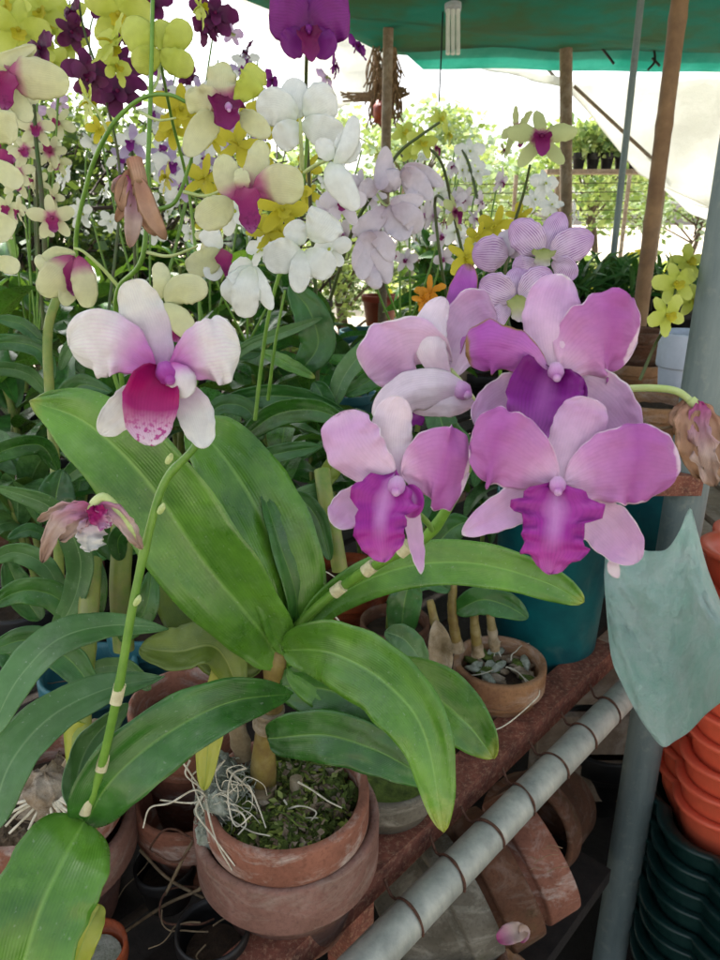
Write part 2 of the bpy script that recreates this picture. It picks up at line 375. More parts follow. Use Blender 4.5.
M['gmag'] = petal_mat('petal_magenta_green_tip', [(0, '8a1a6a'), (.4, '9a3a74'), (.7, 'bdb080'), (1, 'cdd69a')], vein='8a2a64', vs=.3)
M['gpet'] = petal_mat('petal_green_maroon_base', [(0, '7a0e50'), (.22, '94406c'), (.36, 'b6c080'), (1, 'c6d090')], vein='96a468', vs=.2)
M['mlip'] = petal_mat('lip_maroon', [(0, '6a0a44'), (.5, '7e1258'), (1, '92307a')], vein='50082f', vs=.3)
M['white'] = petal_mat('petal_white', [(0, 'dfe8d4'), (.3, 'f0f4ec'), (1, 'f4f7f2')], vein='c4cec6', vs=.2, trans=.35)
M['whitel'] = petal_mat('petal_white_lilac', [(0, 'c8b8c4'), (.4, 'dcd4dc'), (1, 'e4dee4')], vein='b8a4b8', vs=.25, trans=.35)
M['purple'] = petal_mat('petal_dark_purple', [(0, '5c0a5c'), (.4, '761a78'), (1, '842a88')], vein='4a0650', vs=.35, trans=.2)
M['purpled'] = petal_mat('petal_maroon_purple', [(0, '3a0830'), (.5, '52103e'), (1, '6a2058')], vein='2a0424', vs=.35, trans=.2)
M['stripe'] = petal_mat('petal_lilac_striped', [(0, 'e0d0dc'), (.3, 'e6d4e8'), (1, 'd8b8de')], vein='8a3a9a', vs=1.0, vf=22, dz=2)
M['slip'] = petal_mat('lip_green_white', [(0, '8a9a3a'), (.5, 'b8be80'), (1, 'd8cce0')])
M['orange'] = petal_mat('petal_orange', [(0, 'c07a10'), (.5, 'd08c1c'), (1, 'd89a30')], vein='a86a10')
M['wilt'] = petal_mat('petal_wilted_tan', [(0, 'c09078'), (.5, 'd0ac90'), (1, 'c09a78')], vein='98705a', vs=.5, rough=.8, edge='9a7a5a', ew=.15)
M['wiltp'] = petal_mat('petal_wilted_pink', [(0, 'b83a84'), (.25, 'c890a8'), (.6, 'd4c0b4'), (1, 'b0947c')], vein='a0707c', vs=.5, rough=.8)
M['lilac'] = petal_mat('petal_lilac', [(0, 'd0c4dc'), (.5, 'b8a4cc'), (1, 'c8bcd8')], vein='8a70a8', vs=.3)
# ================================================================== BENCH
BZ = .75
def L3(pts, d=None): return [P(*p) if len(p) == 3 else P(p[0], p[1], d) for p in pts]
b0 = PZ(300, 945, BZ+.05); b1 = PZ(612, 652, BZ+.05); bd = (b1-b0).normalized(); bn = V((bd.y, -bd.x, 0))   # bn: towards the aisle
def beamR(): return Matrix((bd, -bn, V((0, 0, 1)))).transposed()
RB = beamR()
bench = thing('plant_bench', (b0.x, b0.y, 0), 'long bench of rusty red steel and dark boards carrying the orchid pots', 'bench')
m = MB(); A = b0-bd*.6; Bq = b1+bd*.02; w = .022; t = .004
prof = [(0, 0), (w*2, 0), (w*2, -.036), (w*2-t, -.036), (w*2-t, -t), (t, -t), (t, -.036), (0, -.036)]
rows = [[E - bn*(w*2) + bn*x + V((0, 0, z+.0)) for x, z in prof] for E in (A, Bq)]
N = 60; rr = []
for i in range(N+1):
    f = i/N; rr.append([rows[0][k].lerp(rows[1][k], f)+V((0, 0, .0012*noise.noise(rows[0][k].lerp(rows[1][k], f)*40))) for k in range(len(prof))])
m.grid(rr, closed=True); m.build('rusty_beam', M['rust'], bench, smooth=False)
# boards of the top, running parallel to the front beam, with gaps
k = 0; off = .075
while off < 2.4:
    wd = .075 if off > .3 else .055; m = MB(); c0 = b0-bd*1.6-bn*(off+wd/2); c1 = b0+bd*4.6-bn*(off+wd/2)
    for j in range(1):
        cc = (c0+c1)/2; cc.z = BZ-.008
        m.box(cc, ((c1-c0).length, wd, .014), R=RB)
    m.build('board', M['plank'], bench, smooth=False); off += wd+(.055 if off < .6 else .03); k += 1
for s_ in (.35, 1.6, 2.6):
    for o_ in (.08, 1.5):
        m = MB(); q = b0+bd*(s_-.2)-bn*o_; q.z = (BZ-.04)/2; m.box(q, (.04, .04, BZ-.04), R=RB); m.build('leg', M['rust'], bench, smooth=False)
for s_ in (.1, .9, 1.8, 2.8):
    m = MB(); q = b0+bd*s_-bn*.9; q.z = BZ-.035; m.box(q, (.03, 1.7, .03), R=RB); m.build('crossbar', M['rust'], bench, smooth=False)
# pipe along the front, tied on with wire rings
pA = PZ(383, 945, BZ+.025); pB = PZ(630, 689, BZ+.025); pd = (pB-pA).normalized()
pr = S(21, depth((pA*2+pB)/3))*.82
pipe = thing('support_pipe', pA, 'pale weathered pipe lashed along the front of the bench with rusty wire', 'pipe')
m = MB(); tube(m, [pA-pd*.6, pA, (pA+pB)/2, pB], pr, n=28, N=60, wob=.01)
o = m.build('pipe', M['galvp'], pipe)
for (x, y) in [(413, 923), (457, 879), (490, 838), (523, 802), (553, 768), (582, 738), (608, 712)]:
    c = PZ(x, y, BZ+.025); f = (c-pA).dot(pd); c = pA+pd*f; m = MB(); u = pd.cross(V((0, 0, 1))).normalized(); sk = rnd.uniform(-.3, .3)
    ring = [c+(u*math.cos(a)+V((0, 0, 1))*math.sin(a))*(pr+.0014)+pd*(sk*pr*math.cos(a)) for a in [-.15+sk*.3+PI*.9*i/9 for i in range(10)]]
    tube(m, ring, .0015, n=6, N=30, wob=.5)
    tube(m, [ring[-1], ring[-1]+(ring[-1]-c)*.4+V((0, 0, -.004)), ring[-1]+(ring[-1]-c)*.9+V((0, 0, .004))], .0016, n=6)
    m.build('wire_tie', M['wire'], pipe)
# galvanised post
gx, gy = .4756, .98
post = thing('steel_post', (gx, gy, 0), 'thick galvanised steel post standing at the end of the bench', 'post')
m = MB(); tube(m, [V((gx, gy, 0)), V((gx, gy, 1.2)), V((gx, gy, 2.6))], .029, n=36, N=20); m.build('tube', M['galv'], post)
m = MB(); c = P(655, 478, 1.04); c = V((gx-.03, gy-.01, c.z))
m.box(c, (.07, .05, .03)); m.build('rusty_bracket', M['rust'], post, smooth=False, bev=.002)
m = MB(); m.box(V((gx, gy, 1.425)), (.068, .068, .004)); 
m2 = MB(); lathe(m2, [(.0295, 0), (.032, 0), (.032, .03), (.0295, .03)], (gx, gy, BZ-.01), n=32); m2.build('wire_wrap', M['wire'], post)
# ================================================================== POTS
def pot_prof(r, h, rb=.68, band=.28, th=.07, flare=1.07):
    t_ = r*th; hb = h*(1-band)
    return [(.001, .0), (r*rb*.96, 0), (r*rb, .004), (r*(rb+(1-rb)*(1-band)*.8), hb-.002), (r*.985, hb), (r*1.0, hb+.003), (r*1.0, h-.004), (r*.99, h), (r-t_, h+.001), (r-t_*1.6, h-.006), (r*.9, hb), (r*rb*.85, .012), (.001, .01)]
def make_pot(name, c, r, h, mat, label, cat='pot', group=None, soil='soil', fill=.8, R=None, rb=.68, band=.28, th=.08, lobes=0, lobe=0, part_name='pot_wall', bump=0.25):
    t = thing(name, c, label, cat, group)
    m = MB(); pr_ = pot_prof(r, h, rb, band, th)
    lathe(m, pr_, c, n=72, lobes=lobes, lobe=lobe, R=R, wob=.006); m.build(part_name, mat, t)
    if soil:
        m = MB(); rows = []; rs = r*(rb+(1-rb)*fill)*.9 - r*th*.5
        for i in range(9):
            q = i/8; row = []
            for k in range(36):
                a = 2*PI*k/36; p = V((math.cos(a)*rs*q, math.sin(a)*rs*q, h*fill)); p.z += r*bump*.5*noise.noise(p*60+V(c))*(1.2-q) + r*.03*noise.noise(p*200)
                if R: p = R @ p
                row.append(V(c)+p)
            rows.append(row)
        m.grid(rows, closed=True); m.build('potting_mix', M[soil], t)
    return t
def pot_at(name, px, py, wpx, h, mat, label, base=BZ, **kw):
    c = PZ(px, py, base+h); r = S(wpx, depth(c))/2; c.z = base
    return make_pot(name, c, r, h, mat, label, **kw), c, r
def chips(t, c, r, z, n, seed=1, mat='bark', name='bark_chip', s_=.014):
    q = random.Random(seed)
    for i in range(n):
        a = q.uniform(0, 2*PI); d = r*math.sqrt(q.random()); m = MB(); Rr = Matrix.Rotation(q.uniform(0, PI), 3, 'Z') @ Matrix.Rotation(q.uniform(-.5, .5), 3, 'X')
        ball(m, V((c.x+d*math.cos(a), c.y+d*math.sin(a), z)), (s_*q.uniform(.8, 1.6), s_*.5, s_*.35), axis=tuple(Rr.col), n=6, bump=.5, f=200); m.build(name, M[mat], t)
def roots(t, c, r, z, n, seed=2, mat='root', rad=.0011, ln=.09, over=None, name='root'):
    q = random.Random(seed)
    for i in range(n):
        a = q.uniform(0, 2*PI) if over is None else over+q.uniform(-.7, .7); p = V(c)+V((math.cos(a), math.sin(a), 0))*r*q.uniform(.1, .5); p.z = z+.012
        pts = [p.copy()]; d = V((math.cos(a), math.sin(a), .15))
        for s_ in range(5):
            d += V((q.uniform(-.8, .8), q.uniform(-.8, .8), q.uniform(-.3, .2))); d.normalize()
            p = p+d*ln/5
            if (p-V(c)).xy.length < r*.85: p.z = max(p.z, z+.003)
            pts.append(p.copy())
        m = MB(); tube(m, pts, lambda u: rad*(1-.4*u), n=6, N=18, wob=.2); m.build(name, M[mat], t)
# main nested pair
mc = PZ(287, 812, .883); mr = S(184, depth(mc))/2; mc.z = BZ
make_pot('terracotta_pot', mc, mr, .133, M['clayo'], 'wide terracotta pot holding a second pot inside it beside the rusty beam', group=None, soil=None, band=.4)
ic = PZ(287, 788, .922); ir = S(164, depth(ic))/2; ic.z = .79
inner, icc = make_pot('terracotta_pot', ic, ir, .132, M['clay'], 'lime-stained terracotta pot nested in a wider pot and full of moss and white roots', soil='soil', fill=.84, bump=.5), ic
# left double pot
lc = PZ(40, 805, .89); lr = S(190, depth(lc))/2; lc.z = BZ
make_pot('terracotta_pot', lc, lr*.93, .12, M['clayo'], 'worn terracotta pot at the left edge holding another pot of dry roots', soil=None, band=.35)
lc2 = V((lc.x, lc.y, .785)); make_pot('terracotta_pot', lc2, lr*.86, .13, M['clay'], 'terracotta pot full of pale dry roots nested at the left edge', soil='soil', fill=.8)
roots(None, V((-9, -9, 0)), .01, 0, 0)
pot_at('terracotta_pot', 92, 948, 68, .055, M['clayn'], 'small bright orange terracotta pot in the bottom left corner', soil='mossg', fill=.75, base=BZ, th=.09)
# back double
c = PZ(190, 792, .85); make_pot('terracotta_pot', V((c.x, c.y, BZ)), S(112, depth(c))/2, .10, M['clay'], 'reddish terracotta pot under another one behind the white roots', soil=None, band=.4)
pot_at('terracotta_pot', 186, 700, 114, .17, M['clay'], 'terracotta pot with dry canes stacked in another pot behind the long arching leaf', soil='soil', fill=.85, base=BZ+.01, rb=.7)
# right side pots
t, c, r = pot_at('terracotta_pot', 500, 660, 92, .105, M['clayp'], 'round terracotta pot of bark and moss between the teal tub and the rusty beam', soil='soil', fill=.75, th=.1, rb=.72, band=.35)
CR_c, CR_r = c, r; chips(t, c, r*.7, BZ+.085, 22, 3, s_=.011); chips(t, c, r*.7, BZ+.087, 10, 4, 'moss', 'moss_clump', .013); chips(t, c, r*.7, BZ+.09, 8, 8, 'mossg', 'moss_clump', .012)
t, c, r = pot_at('terracotta_pot', 430, 690, 84, .11, M['clay'], 'terracotta pot half hidden behind the light-tipped leaf', soil='soil', fill=.75)
CR2_c = c; chips(t, c, r*.7, BZ+.09, 9, 5)
t, c, r = pot_at('terracotta_pot', 385, 762, 118, .10, M['clayg'], 'grey mossy clay pot under the broad leaves beside the rusty beam', soil='moss', fill=.85)
t, c, r = pot_at('terracotta_pot', 345, 572, 92, .13, M['clayn'], 'orange terracotta pot behind the base of the arching flower spike', soil='soil', fill=.8); OB_c = c
t, c, r = pot_at('plastic_pot', 300, 560, 80, .12, M['clayb'], 'brown clay pot in the shade behind the orange one', soil='soil', fill=.8); OB2_c = c
# tub pair
c = PY(541, 668, 1.0); c.z = BZ; make_pot('plastic_tub', c, S(108, depth(c))/2*1.02, .3, M['teal'], 'tall teal plastic tub standing on the bench beneath the lowest pink flower', cat='tub', soil='soil', fill=.85, rb=.86, band=.1, th=.03)
c = PY(622, 600, 1.27); c.z = BZ-.06; make_pot('plastic_tub', c, S(92, depth(c))/2, .33, M['teal'], 'teal plastic tub farther back, seen behind the hanging green film', cat='tub', soil='soil', fill=.85, rb=.86, band=.1, th=.03)
# empty pots and clutter on the bench between the front pots
for (x, y, wpx, h, mt, lb) in [(165, 862, 62, .05, 'blpl', 'dark empty nursery pot in the gap between the front clay pots'), (212, 928, 74, .06, 'blpl', 'dark nursery pot of dry wires at the bottom, left of the beam'),
        (88, 668, 96, .10, 'tealb', 'ridged dusty teal pot among the left-hand leaves')]:
    t, c, r = pot_at('nursery_pot', x, y, wpx, h, M[mt], lb, soil='soil', fill=.55, rb=.75)
    roots(t, c, r, BZ+h*.7, 4, int(x), 'rootd', .0009, .06, name='dry_root')
for i, (x, y) in enumerate([(20, 600), (150, 620), (250, 600), (60, 560), (210, 560), (120, 530), (20, 520), (290, 520), (190, 500), (395, 620)]):
    mats = ['blpl', 'tealb', 'clayb', 'clay', 'tealb', 'blpl', 'clayb', 'clay', 'blpl', 'clayb']
    nm = {'blpl': 'nursery_pot', 'tealb': 'plastic_pot'}.get(mats[i], 'terracotta_pot')
    pot_at(nm, x, y, 88-i*2, .12, M[mats[i]], 'shaded pot hidden among the dark leaves in the middle of the bench', soil='soil', fill=.85, group='pots hidden among the leaves')
# mid teal pots, red pot
for (x, y, wpx, h, mt, lb, nm) in [(334, 352, 56, .17, 'tealb', 'nearer teal pot with brown soil behind the tangle of dark leaves', 'plastic_pot'), (368, 330, 58, .17, 'tealb', 'farther teal pot just below the brick-red pot', 'plastic_pot'),
        (352, 392, 50, .14, 'tealb', 'low teal pot half hidden by a long narrow leaf', 'plastic_pot'), (380, 295, 37, .2, 'redpl', 'small brick-red pot beneath the hanging white blossoms', 'plastic_pot'),
        (330, 262, 26, .26, 'blpl', 'tall black nursery bag beside the green flower stems', 'nursery_pot'), (318, 300, 30, .2, 'blpl', 'low black nursery pot behind the white blossoms', 'nursery_pot')]:
    pot_at(nm, x, y, wpx, h, M[mt], lb, soil='soil' if mt != 'tealb' else 'clay', fill=.8, rb=.74, band=.2, th=.05)
# ================================================================== SCALLOPED POT STACKS (right)
SC = PY(790, 700, .96); sr = .162
stack_g = 'stacked scalloped plastic pots'
def scallop(name, c, r, mat, label, cat='pot'):
    t = thing(name, c, label, cat, stack_g)
    m = MB()
    lathe(m, [(r*.70, -.15, .1), (r*.955, -.046, .9), (r*.985, -.008, 1), (r*.99, -.004, 1), (r*1.05, -.003, 1), (r*1.062, -.001, 1), (r*1.062, .004, 1), (r*1.05, .006, 1), (r*.985, .005, 1), (r*.9, -.004, .9), (r*.68, -.145, .1), (.001, -.145, 0)], c, n=180, lobes=9, lobe=.11)
    m.build('pot_wall', mat, t); return t
z = .95; i = 0; ords = ['topmost', 'second', 'third', 'fourth', 'fifth', 'sixth', 'seventh', 'eighth', 'ninth', 'tenth', 'eleventh', 'twelfth', 'thirteenth']
proto = None
zt = PY(700, 548, .96).z
zmid = PY(690, 842, .84).z
zs = [zmid+.046*k for k in range(int((zt-zmid)/.046)+1)][::-1]
for i, z in enumerate(zs):
    c = V((SC.x+rnd.uniform(-.003, .003), SC.y, z)); ttl = ords[min(i, 12)]
    scallop('orange_flowerpot', c, sr*(1+(.0 if i else -.06)), M['orpl'], f'orange scalloped plastic pot, {ttl} from the top of the stack at right')
z = zmid-.044; i = 0
while z > .2:
    scallop('green_flowerpot', V((SC.x-.012+rnd.uniform(-.004, .004), SC.y-.004, z)), sr*1.08, M['grpl'], f'dark green scalloped plastic pot, {ords[min(i, 12)]} below the orange ones'); z -= .042; i += 1
# a leaning stack of dark green pots in front of post
# ================================================================== POTS BELOW BENCH
def lying(name, a, b, r1, r2, mat, label, band=.3):
    """pot lying with its rim centre at a and its foot at b"""
    z_ = (a-b).normalized(); x_ = z_.orthogonal().normalized(); y_ = z_.cross(x_); R = Matrix((x_, y_, z_)).transposed()
    t = thing(name, b, label, 'pot', 'clay pots piled under the bench'); m = MB(); lathe(m, pot_prof(r1, (a-b).length, r2/r1, band, .09), b, n=60, R=R); m.build('pot_wall', mat, t); return t
d0 = 1.02
lying('terracotta_pot', P(543, 846, d0+.03), P(458, 897, d0+.0), S(62, d0), S(44, d0), M['clay'], 'orange-brown clay pot lying in the pile under the pipe', band=.34)
lying('terracotta_pot', P(508, 868, d0-.0), P(420, 922, d0-.03), S(64, d0), S(45, d0), M['clayb'], 'dull brown clay pot tilted against the orange-brown one under the bench', band=.34)
lying('terracotta_pot', P(470, 888, d0-.03), P(390, 938, d0-.06), S(60, d0), S(44, d0), M['clayg'], 'stained grey-brown clay pot lowest of the nested ones under the pipe', band=.34)
lying('terracotta_pot', P(447, 952, d0-.10), P(420, 1030, d0-.04), S(58, d0), S(42, d0), M['clayb'], 'clay pot with a pale rim strip at the bottom of the pile', band=.3)
lying('terracotta_pot', P(505, 985, d0-.05), P(470, 1040, d0-.0), S(40, d0), S(30, d0), M['clayp'], 'small clay pot at the very bottom edge below the pipe', band=.3)
lying('terracotta_pot', P(525, 830, d0+.2), P(560, 800, d0+.3), S(60, d0), S(50, d0), M['clayb'], 'dark clay pot in deep shade behind the orange-brown one')
m = MB(); blade(m, L3([(497, 940), (512, 933), (528, 930)], d0-.13), S(8, d0), (.5, .5), fold=.4, rip=.3)
blade(m, L3([(520, 942), (524, 932), (520, 925)], d0-.13), S(5, d0), (.5, .5), fold=.4)
tagit(m.build('fallen_petal', M['wiltp'], solid=.0003), 'pinkish withered petal fallen on the pots below the pipe', 'petal')
m = MB()
for i in range(7):
    x, y = rnd.uniform(525, 550), rnd.uniform(838, 885); a = rnd.uniform(-.6, .6); l = rnd.uniform(8, 22)
    tube(m, L3([(x, y), (x+l*.5, y+l*a*.5-2), (x+l, y+l*a)], d0-.095), .0005, n=5)
tagit(m.build('dry_rootlets', M['dry']), 'thin straw rootlets caught on the orange-brown pot under the pipe', 'roots')
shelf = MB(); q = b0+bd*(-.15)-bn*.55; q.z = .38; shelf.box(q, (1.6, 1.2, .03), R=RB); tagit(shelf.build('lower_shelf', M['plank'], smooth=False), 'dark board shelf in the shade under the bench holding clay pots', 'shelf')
# ================================================================== GREEN FILM
m = MB(); top = [(604, 575), (609, 530), (622, 528), (640, 548), (656, 551), (668, 548), (680, 530), (690, 508), (697, 530), (708, 570), (724, 610)]
bot = [(605, 590), (611, 655), (622, 684), (636, 712), (650, 733), (663, 747), (675, 741), (690, 731), (705, 715), (720, 703), (738, 690)]
tp = [V((a, b, 0)) for a, b in top]; bt = [V((a, b, 0)) for a, b in bot]; rows = []
for i in range(41):
    u = i/40; a = crom(tp, u); b = crom(bt, u); row = []
    for j in range(41):
        f = j/40; q = a.lerp(b, f); base_d = .93+.04*(1-f)
        dd = -.17*u*u*f-.06*u*u+.004*noise.noise(V((u*14+f*9, f*11-u*6, 2)))+.003*abs(noise.noise(V((u*20, f*20, 8))))+.012*math.sin(u*9+f*2)+.016*noise.noise(V((u*3, f*3, 1)))+.005*noise.noise(V((u*9, f*6, 5)))-.018*(abs(2*u-1)**6)
        row.append(P(q.x, q.y, base_d+dd))
    rows.append(row)
m.grid(rows); tagit(m.build('plastic_film', M['film'], solid=.0005), 'torn pale green plastic film hanging from the steel post', 'plastic sheet')
# ================================================================== FLOWERS TRACED NEAR THE CAMERA
def flower(plant, cx, cy, d, parts, col=None, colmat='knob', cr=8, spur=None, name='flower'):
    """parts: (name, material, [(px,py[,ddepth mm])...], halfwidth px, shape, kwargs)"""
    O = P(cx, cy, d); m = MB()
    if col: 
        a, b = col; ax = (P(b[0], b[1], d-.008)-P(a[0], a[1], d)).normalized(); X = ax.orthogonal().normalized(); Y = ax.cross(X)
        ball(m, P((a[0]+b[0])/2, (a[1]+b[1])/2, d-.005), (S(cr, d), S(cr, d), S(cr, d)*1.3), axis=(X, Y, ax), n=10, bump=.15)
        ball(m, P(b[0], b[1], d-.009), S(cr*.5, d), n=8)
    else: ball(m, O+V((0, .004, 0)), S(cr, d)*.6, n=8)
    f = m.build(name, M[colmat], plant, o_=O)
    for (nm, mt, pts, hw, ab, kw) in parts:
        m = MB(); q = [P(p[0], p[1], d+(p[2]/1000 if len(p) > 2 else 0)) for p in pts]
        kw = dict(kw)
        if nm == 'lip' and ab is not None and hw < 22: kw.setdefault('wf', lipw(.35, 1, .62, .72)); kw['rip'] = .25; kw.setdefault('ripf', 4)
        if nm in ('petal', 'sepal'): kw['rip'] = kw.get('rip', .05)+.02; kw.setdefault('crum', .07); kw.setdefault('ragged', .06); kw['N'] = 44 if d < .4 else 24; kw['M'] = 24 if d < .4 else 12
        blade(m, q, S(hw, d), ab, **kw); m.build(nm, M[mt], f, o_=O, solid=.0003)
    return f
def lipw_(a): pass
def lipw(a=.30, w1=1.0, waist=.62, w2=.85):
    def f(t):
        s1 = math.exp(-((t-a)/.2)**2)*w1; s2 = math.exp(-((t-.78)/.22)**2)*w2
        return max(min(1.1, max(s1, s2, waist*min(1, t*6)))*min(1, math.sqrt(max(0, 1-t)*4.2)), .02)*min(1, .35+t*4)
    return f
# ---------------- left plant
lp = thing('orchid_plant', P(82, 900, .50), 'orchid at far left with one white flower tinged magenta and a broad drooping leaf', 'orchid')
lp.location.z = .9; ORG[lp.name] = V(lp.location)
def leaf(plant, pts, hw, mat='leaf', ab=(.45, .55), d=None, **kw):
    q = L3(pts, d); dm = depth(q[len(q)//2]); m = MB(); kw.setdefault('fold', .25); kw.setdefault('crum', .09); kw.setdefault('rip', .07); kw.setdefault('ripf', 2.2)
    blade(m, q, S(hw, dm), ab, N=40, M=16, **kw); return m.build('leaf', M[mat], plant, solid=.0009)
leaf(lp, [(84, 822, .43), (62, 862, .405), (38, 915, .39), (18, 985, .385), (5, 1060, .39)], 50, 'leafb', (.28, .4), fold=.18)
leaf(lp, [(84, 826, .435), (110, 782, .425), (165, 735, .43), (230, 702, .46), (292, 694, .52)], 33, 'leaf', (.42, .62), fold=.35, twist=lambda t: -.25+.3*t)
leaf(lp, [(78, 822, .44), (76, 780, .46), (92, 740, .48), (128, 704, .50)], 19, 'leafg', (.5, .6), fold=.5, twist=-.5)
leaf(lp, [(168, 629, .50), (110, 626, .47), (58, 640, .44), (18, 680, .42), (-12, 740, .41)][::-1], 20, 'leafg', (.5, .7), twist=.45)
leaf(lp, [(-10, 830, .41), (10, 765, .42), (50, 718, .44), (105, 690, .46), (163, 677, .49)], 24, 'leafg', (.4, .7), twist=.35)
leaf(lp, [(100, 905, .47), (88, 930, .46), (75, 965, .46), (68, 1000, .46)], 14, 'leafy', (.4, .5))
m = MB(); tube(m, L3([(92, 800, .46), (84, 826, .44), (78, 868, .45), (74, 930, .5), (70, 1020, .6)]), .008, n=14); m.build('cane', M['cane'], lp)
SPK = [(86, 812, .43), (101, 768, .42), (118, 692, .40), (133, 605, .385), (150, 528, .375), (166, 480, .37), (196, 444, .365), (190, 415, .36), (172, 390, .352)]
m = MB(); tube(m, L3(SPK), lambda t: .0027-.0010*t+.0004*max(0, math.sin(t*31))**6, n=12, N=90); m.build('flower_spike', M['spike'], lp)
for (x, y, dd, l) in [(88, 800, .427, 14), (103, 762, .42, 9), (118, 694, .40, 10)]:
    m = MB(); tube(m, L3([(x-l*.25, y+l, dd), (x, y, dd), (x+l*.22, y-l, dd)]), .0033, n=12); m.build('stem_sheath', M['node'], lp)
for (x, y, dd) in [(137, 603, .382), (161, 511, .37), (169, 461, .365)]:
    m = MB(); blade(m, [P(x-3, y+3, dd), P(x+1, y-3, dd-.002), P(x+3, y-8, dd-.001)], .0016, (.3, .5), fold=-.5); m.build('stem_node', M['spikep'], lp, solid=.0003)
d = .345
flower(lp, 160, 374, d, [
    ('sepal', 'pw_s', [(162, 378, 2), (152, 335, 4), (140, 305, 2), (131, 280, -2)], 22, (.45, .38), dict(cup=-.12, rip=.12)),
    ('sepal', 'pw_s', [(150, 384, 4), (130, 404, 4), (100, 434, 0)], 18, (.6, .5), dict(cup=.15, rip=.1)),
    ('sepal', 'pw_s', [(178, 384, 4), (194, 410, 3), (205, 448, -2)], 18, (.6, .5), dict(cup=.15, rip=.1)),
    ('petal', 'pw_m', [(156, 372, 0), (125, 350, -2), (98, 344, -3), (70, 346, 3)], 34, (.8, .42), dict(cup=-.16, rip=.12, twist=.1)),
    ('petal', 'pw_m', [(168, 372, 0), (196, 358, -3), (218, 352, -4), (240, 350, 2)], 34, (.8, .42), dict(cup=-.16, rip=.12, twist=-.1)),
    ('lip', 'pw_l', [(160, 366, -3), (152, 395, -6), (150, 420, -9), (154, 446, -10)], 26, (.45, .5), dict(cup=lambda t: .9-.75*t, rip=.18, M=12)),
    ('lip_lobe', 'pw_m', [(172, 362, -7), (180, 378, -9), (186, 398, -6)], 15, (.5, .4), dict(cup=-.7, rip=.1))],
    col=((164, 366), (170, 380)), colmat='hood', cr=11)
m = MB(); tube(m, L3([(166, 370, .352), (180, 386, .36), (196, 410, .366), (194, 440, .366)]), .0019, n=8); m.build('pedicel', M['spikep'], lp)
# wilted bloom on same stem
W = P(100, 520, .37)
wf_ = MB(); tube(wf_, L3([(141, 548, .372), (136, 535, .368), (122, 515, .366), (106, 498, .366), (96, 502, .366), (92, 512, .368)]), lambda t: .0016+.0014*t, n=8)
wo = wf_.build('wilted_flower', M['spikep'], lp, o_=W)
for (nm, mt, pts, hw, kw) in [('petal', 'wiltp', [(98, 508, 0), (70, 513, -3), (54, 530, -3), (42, 562, 2)], 9, dict(fold=.6, rip=.3)), ('petal', 'wiltp', [(98, 508, 0), (66, 508, 0), (38, 521, 3)], 6, dict(fold=.6, rip=.3)),
        ('petal', 'pw_s', [(92, 518, 2), (91, 535, 0), (90, 551, 0)], 13, dict(fold=.3, rip=.3)), ('petal', 'wiltp', [(94, 505, -2), (115, 512, -4), (130, 530, -2), (142, 549, 0)], 8, dict(fold=.7, rip=.2)),
        ('lip', 'pw_l', [(94, 506, -4), (100, 518, -6), (112, 525, -4)], 9, dict(fold=.5, rip=.4)), ('petal', 'wiltp', [(96, 512, 2), (78, 522, 0), (60, 540, 0)], 9, dict(fold=.5, rip=.3))]:
    m = MB(); blade(m, [P(p[0], p[1], .368+p[2]/1000) for p in pts], S(hw, .368), (.45, .5), crum=.5, ragged=.3, M=12, N=24, **kw); m.build(nm, M[mt], wo, o_=W, solid=.0003)
# a tan dried bloom stub behind the white flower
# ---------------- main plant
mp = thing('orchid_plant', V((ic.x, ic.y, .9)), 'big orchid in the mossy nested pot with broad green leaves and pink flowers', 'orchid')
top_c = P(276, 662, .63); bot_c = P(264, 800, .70)
m = MB(); tube(m, [bot_c-V((0, 0, .03)), bot_c, P(264, 745, .675), P(272, 700, .65), top_c, P(286, 635, .62)], lambda t: .0125-.004*t+.0012*math.sin(t*26), n=20, N=50); m.build('cane', M['caneb'], mp)
for pts, r in (([(266, 728, .662), (269, 708, .652)], .0125), ([(265, 830, .695), (262, 790, .68)], .0138), ([(300, 835, .70), (297, 800, .69), (296, 778, .685)], lambda t: .009-.003*t), ([(244, 758, .70), (234, 715, .69)], .009)):
    m = MB(); tube(m, L3(pts), r, n=16, N=14, wob=.35); m.build('papery_sheath', M['sheath'], mp)
m = MB(); tube(m, L3([(240, 745, .70), (230, 700, .69), (240, 660, .68), (232, 630, .68)]), .007, n=14, wob=.2); m.build('old_cane', M['sheath'], mp)
leaf(mp, [(283, 668, .63), (258, 628, .60), (208, 566, .565), (148, 482, .53), (88, 424, .515), (30, 401, .51)], 48, 'leafb', (.62, .70), fold=.34, rip=.04, twist=.1)
leaf(mp, [(290, 655, .625), (288, 590, .61), (258, 512, .60), (222, 455, .60), (190, 425, .61)], 42, 'leafb', (.5, .6), fold=.45, twist=-.2)
leaf(mp, [(292, 642, .62), (296, 600, .61), (280, 545, .60), (262, 490, .60)], 14, 'leaf', (.5, .6), fold=.4, twist=-.5)
leaf(mp, [(283, 650, .61), (330, 652, .57), (385, 682, .535), (425, 735, .515), (444, 832, .51)], 37, 'leafb', (.45, .62), fold=.16, twist=-.28)
leaf(mp, [(288, 664, .625), (350, 690, .615), (420, 690, .60), (465, 722, .585), (494, 758, .58)], 35, 'leafb', (.4, .55), fold=.2, twist=-.3)
leaf(mp, [(280, 686, .63), (330, 690, .615), (380, 712, .605), (430, 752, .60)], 30, 'leaf', (.35, .6), fold=.22, twist=-.3)
leaf(mp, [(268, 738, .635), (325, 735, .60), (380, 752, .585), (436, 782, .58)], 27, 'leaf', (.3, .5), fold=.2, twist=-.3)
leaf(mp, [(292, 640, .61), (338, 596, .60), (400, 568, .58), (470, 563, .565), (540, 580, .56), (584, 602, .56)], 23, 'leafb', (.5, .5), fold=.15, twist=-.1)
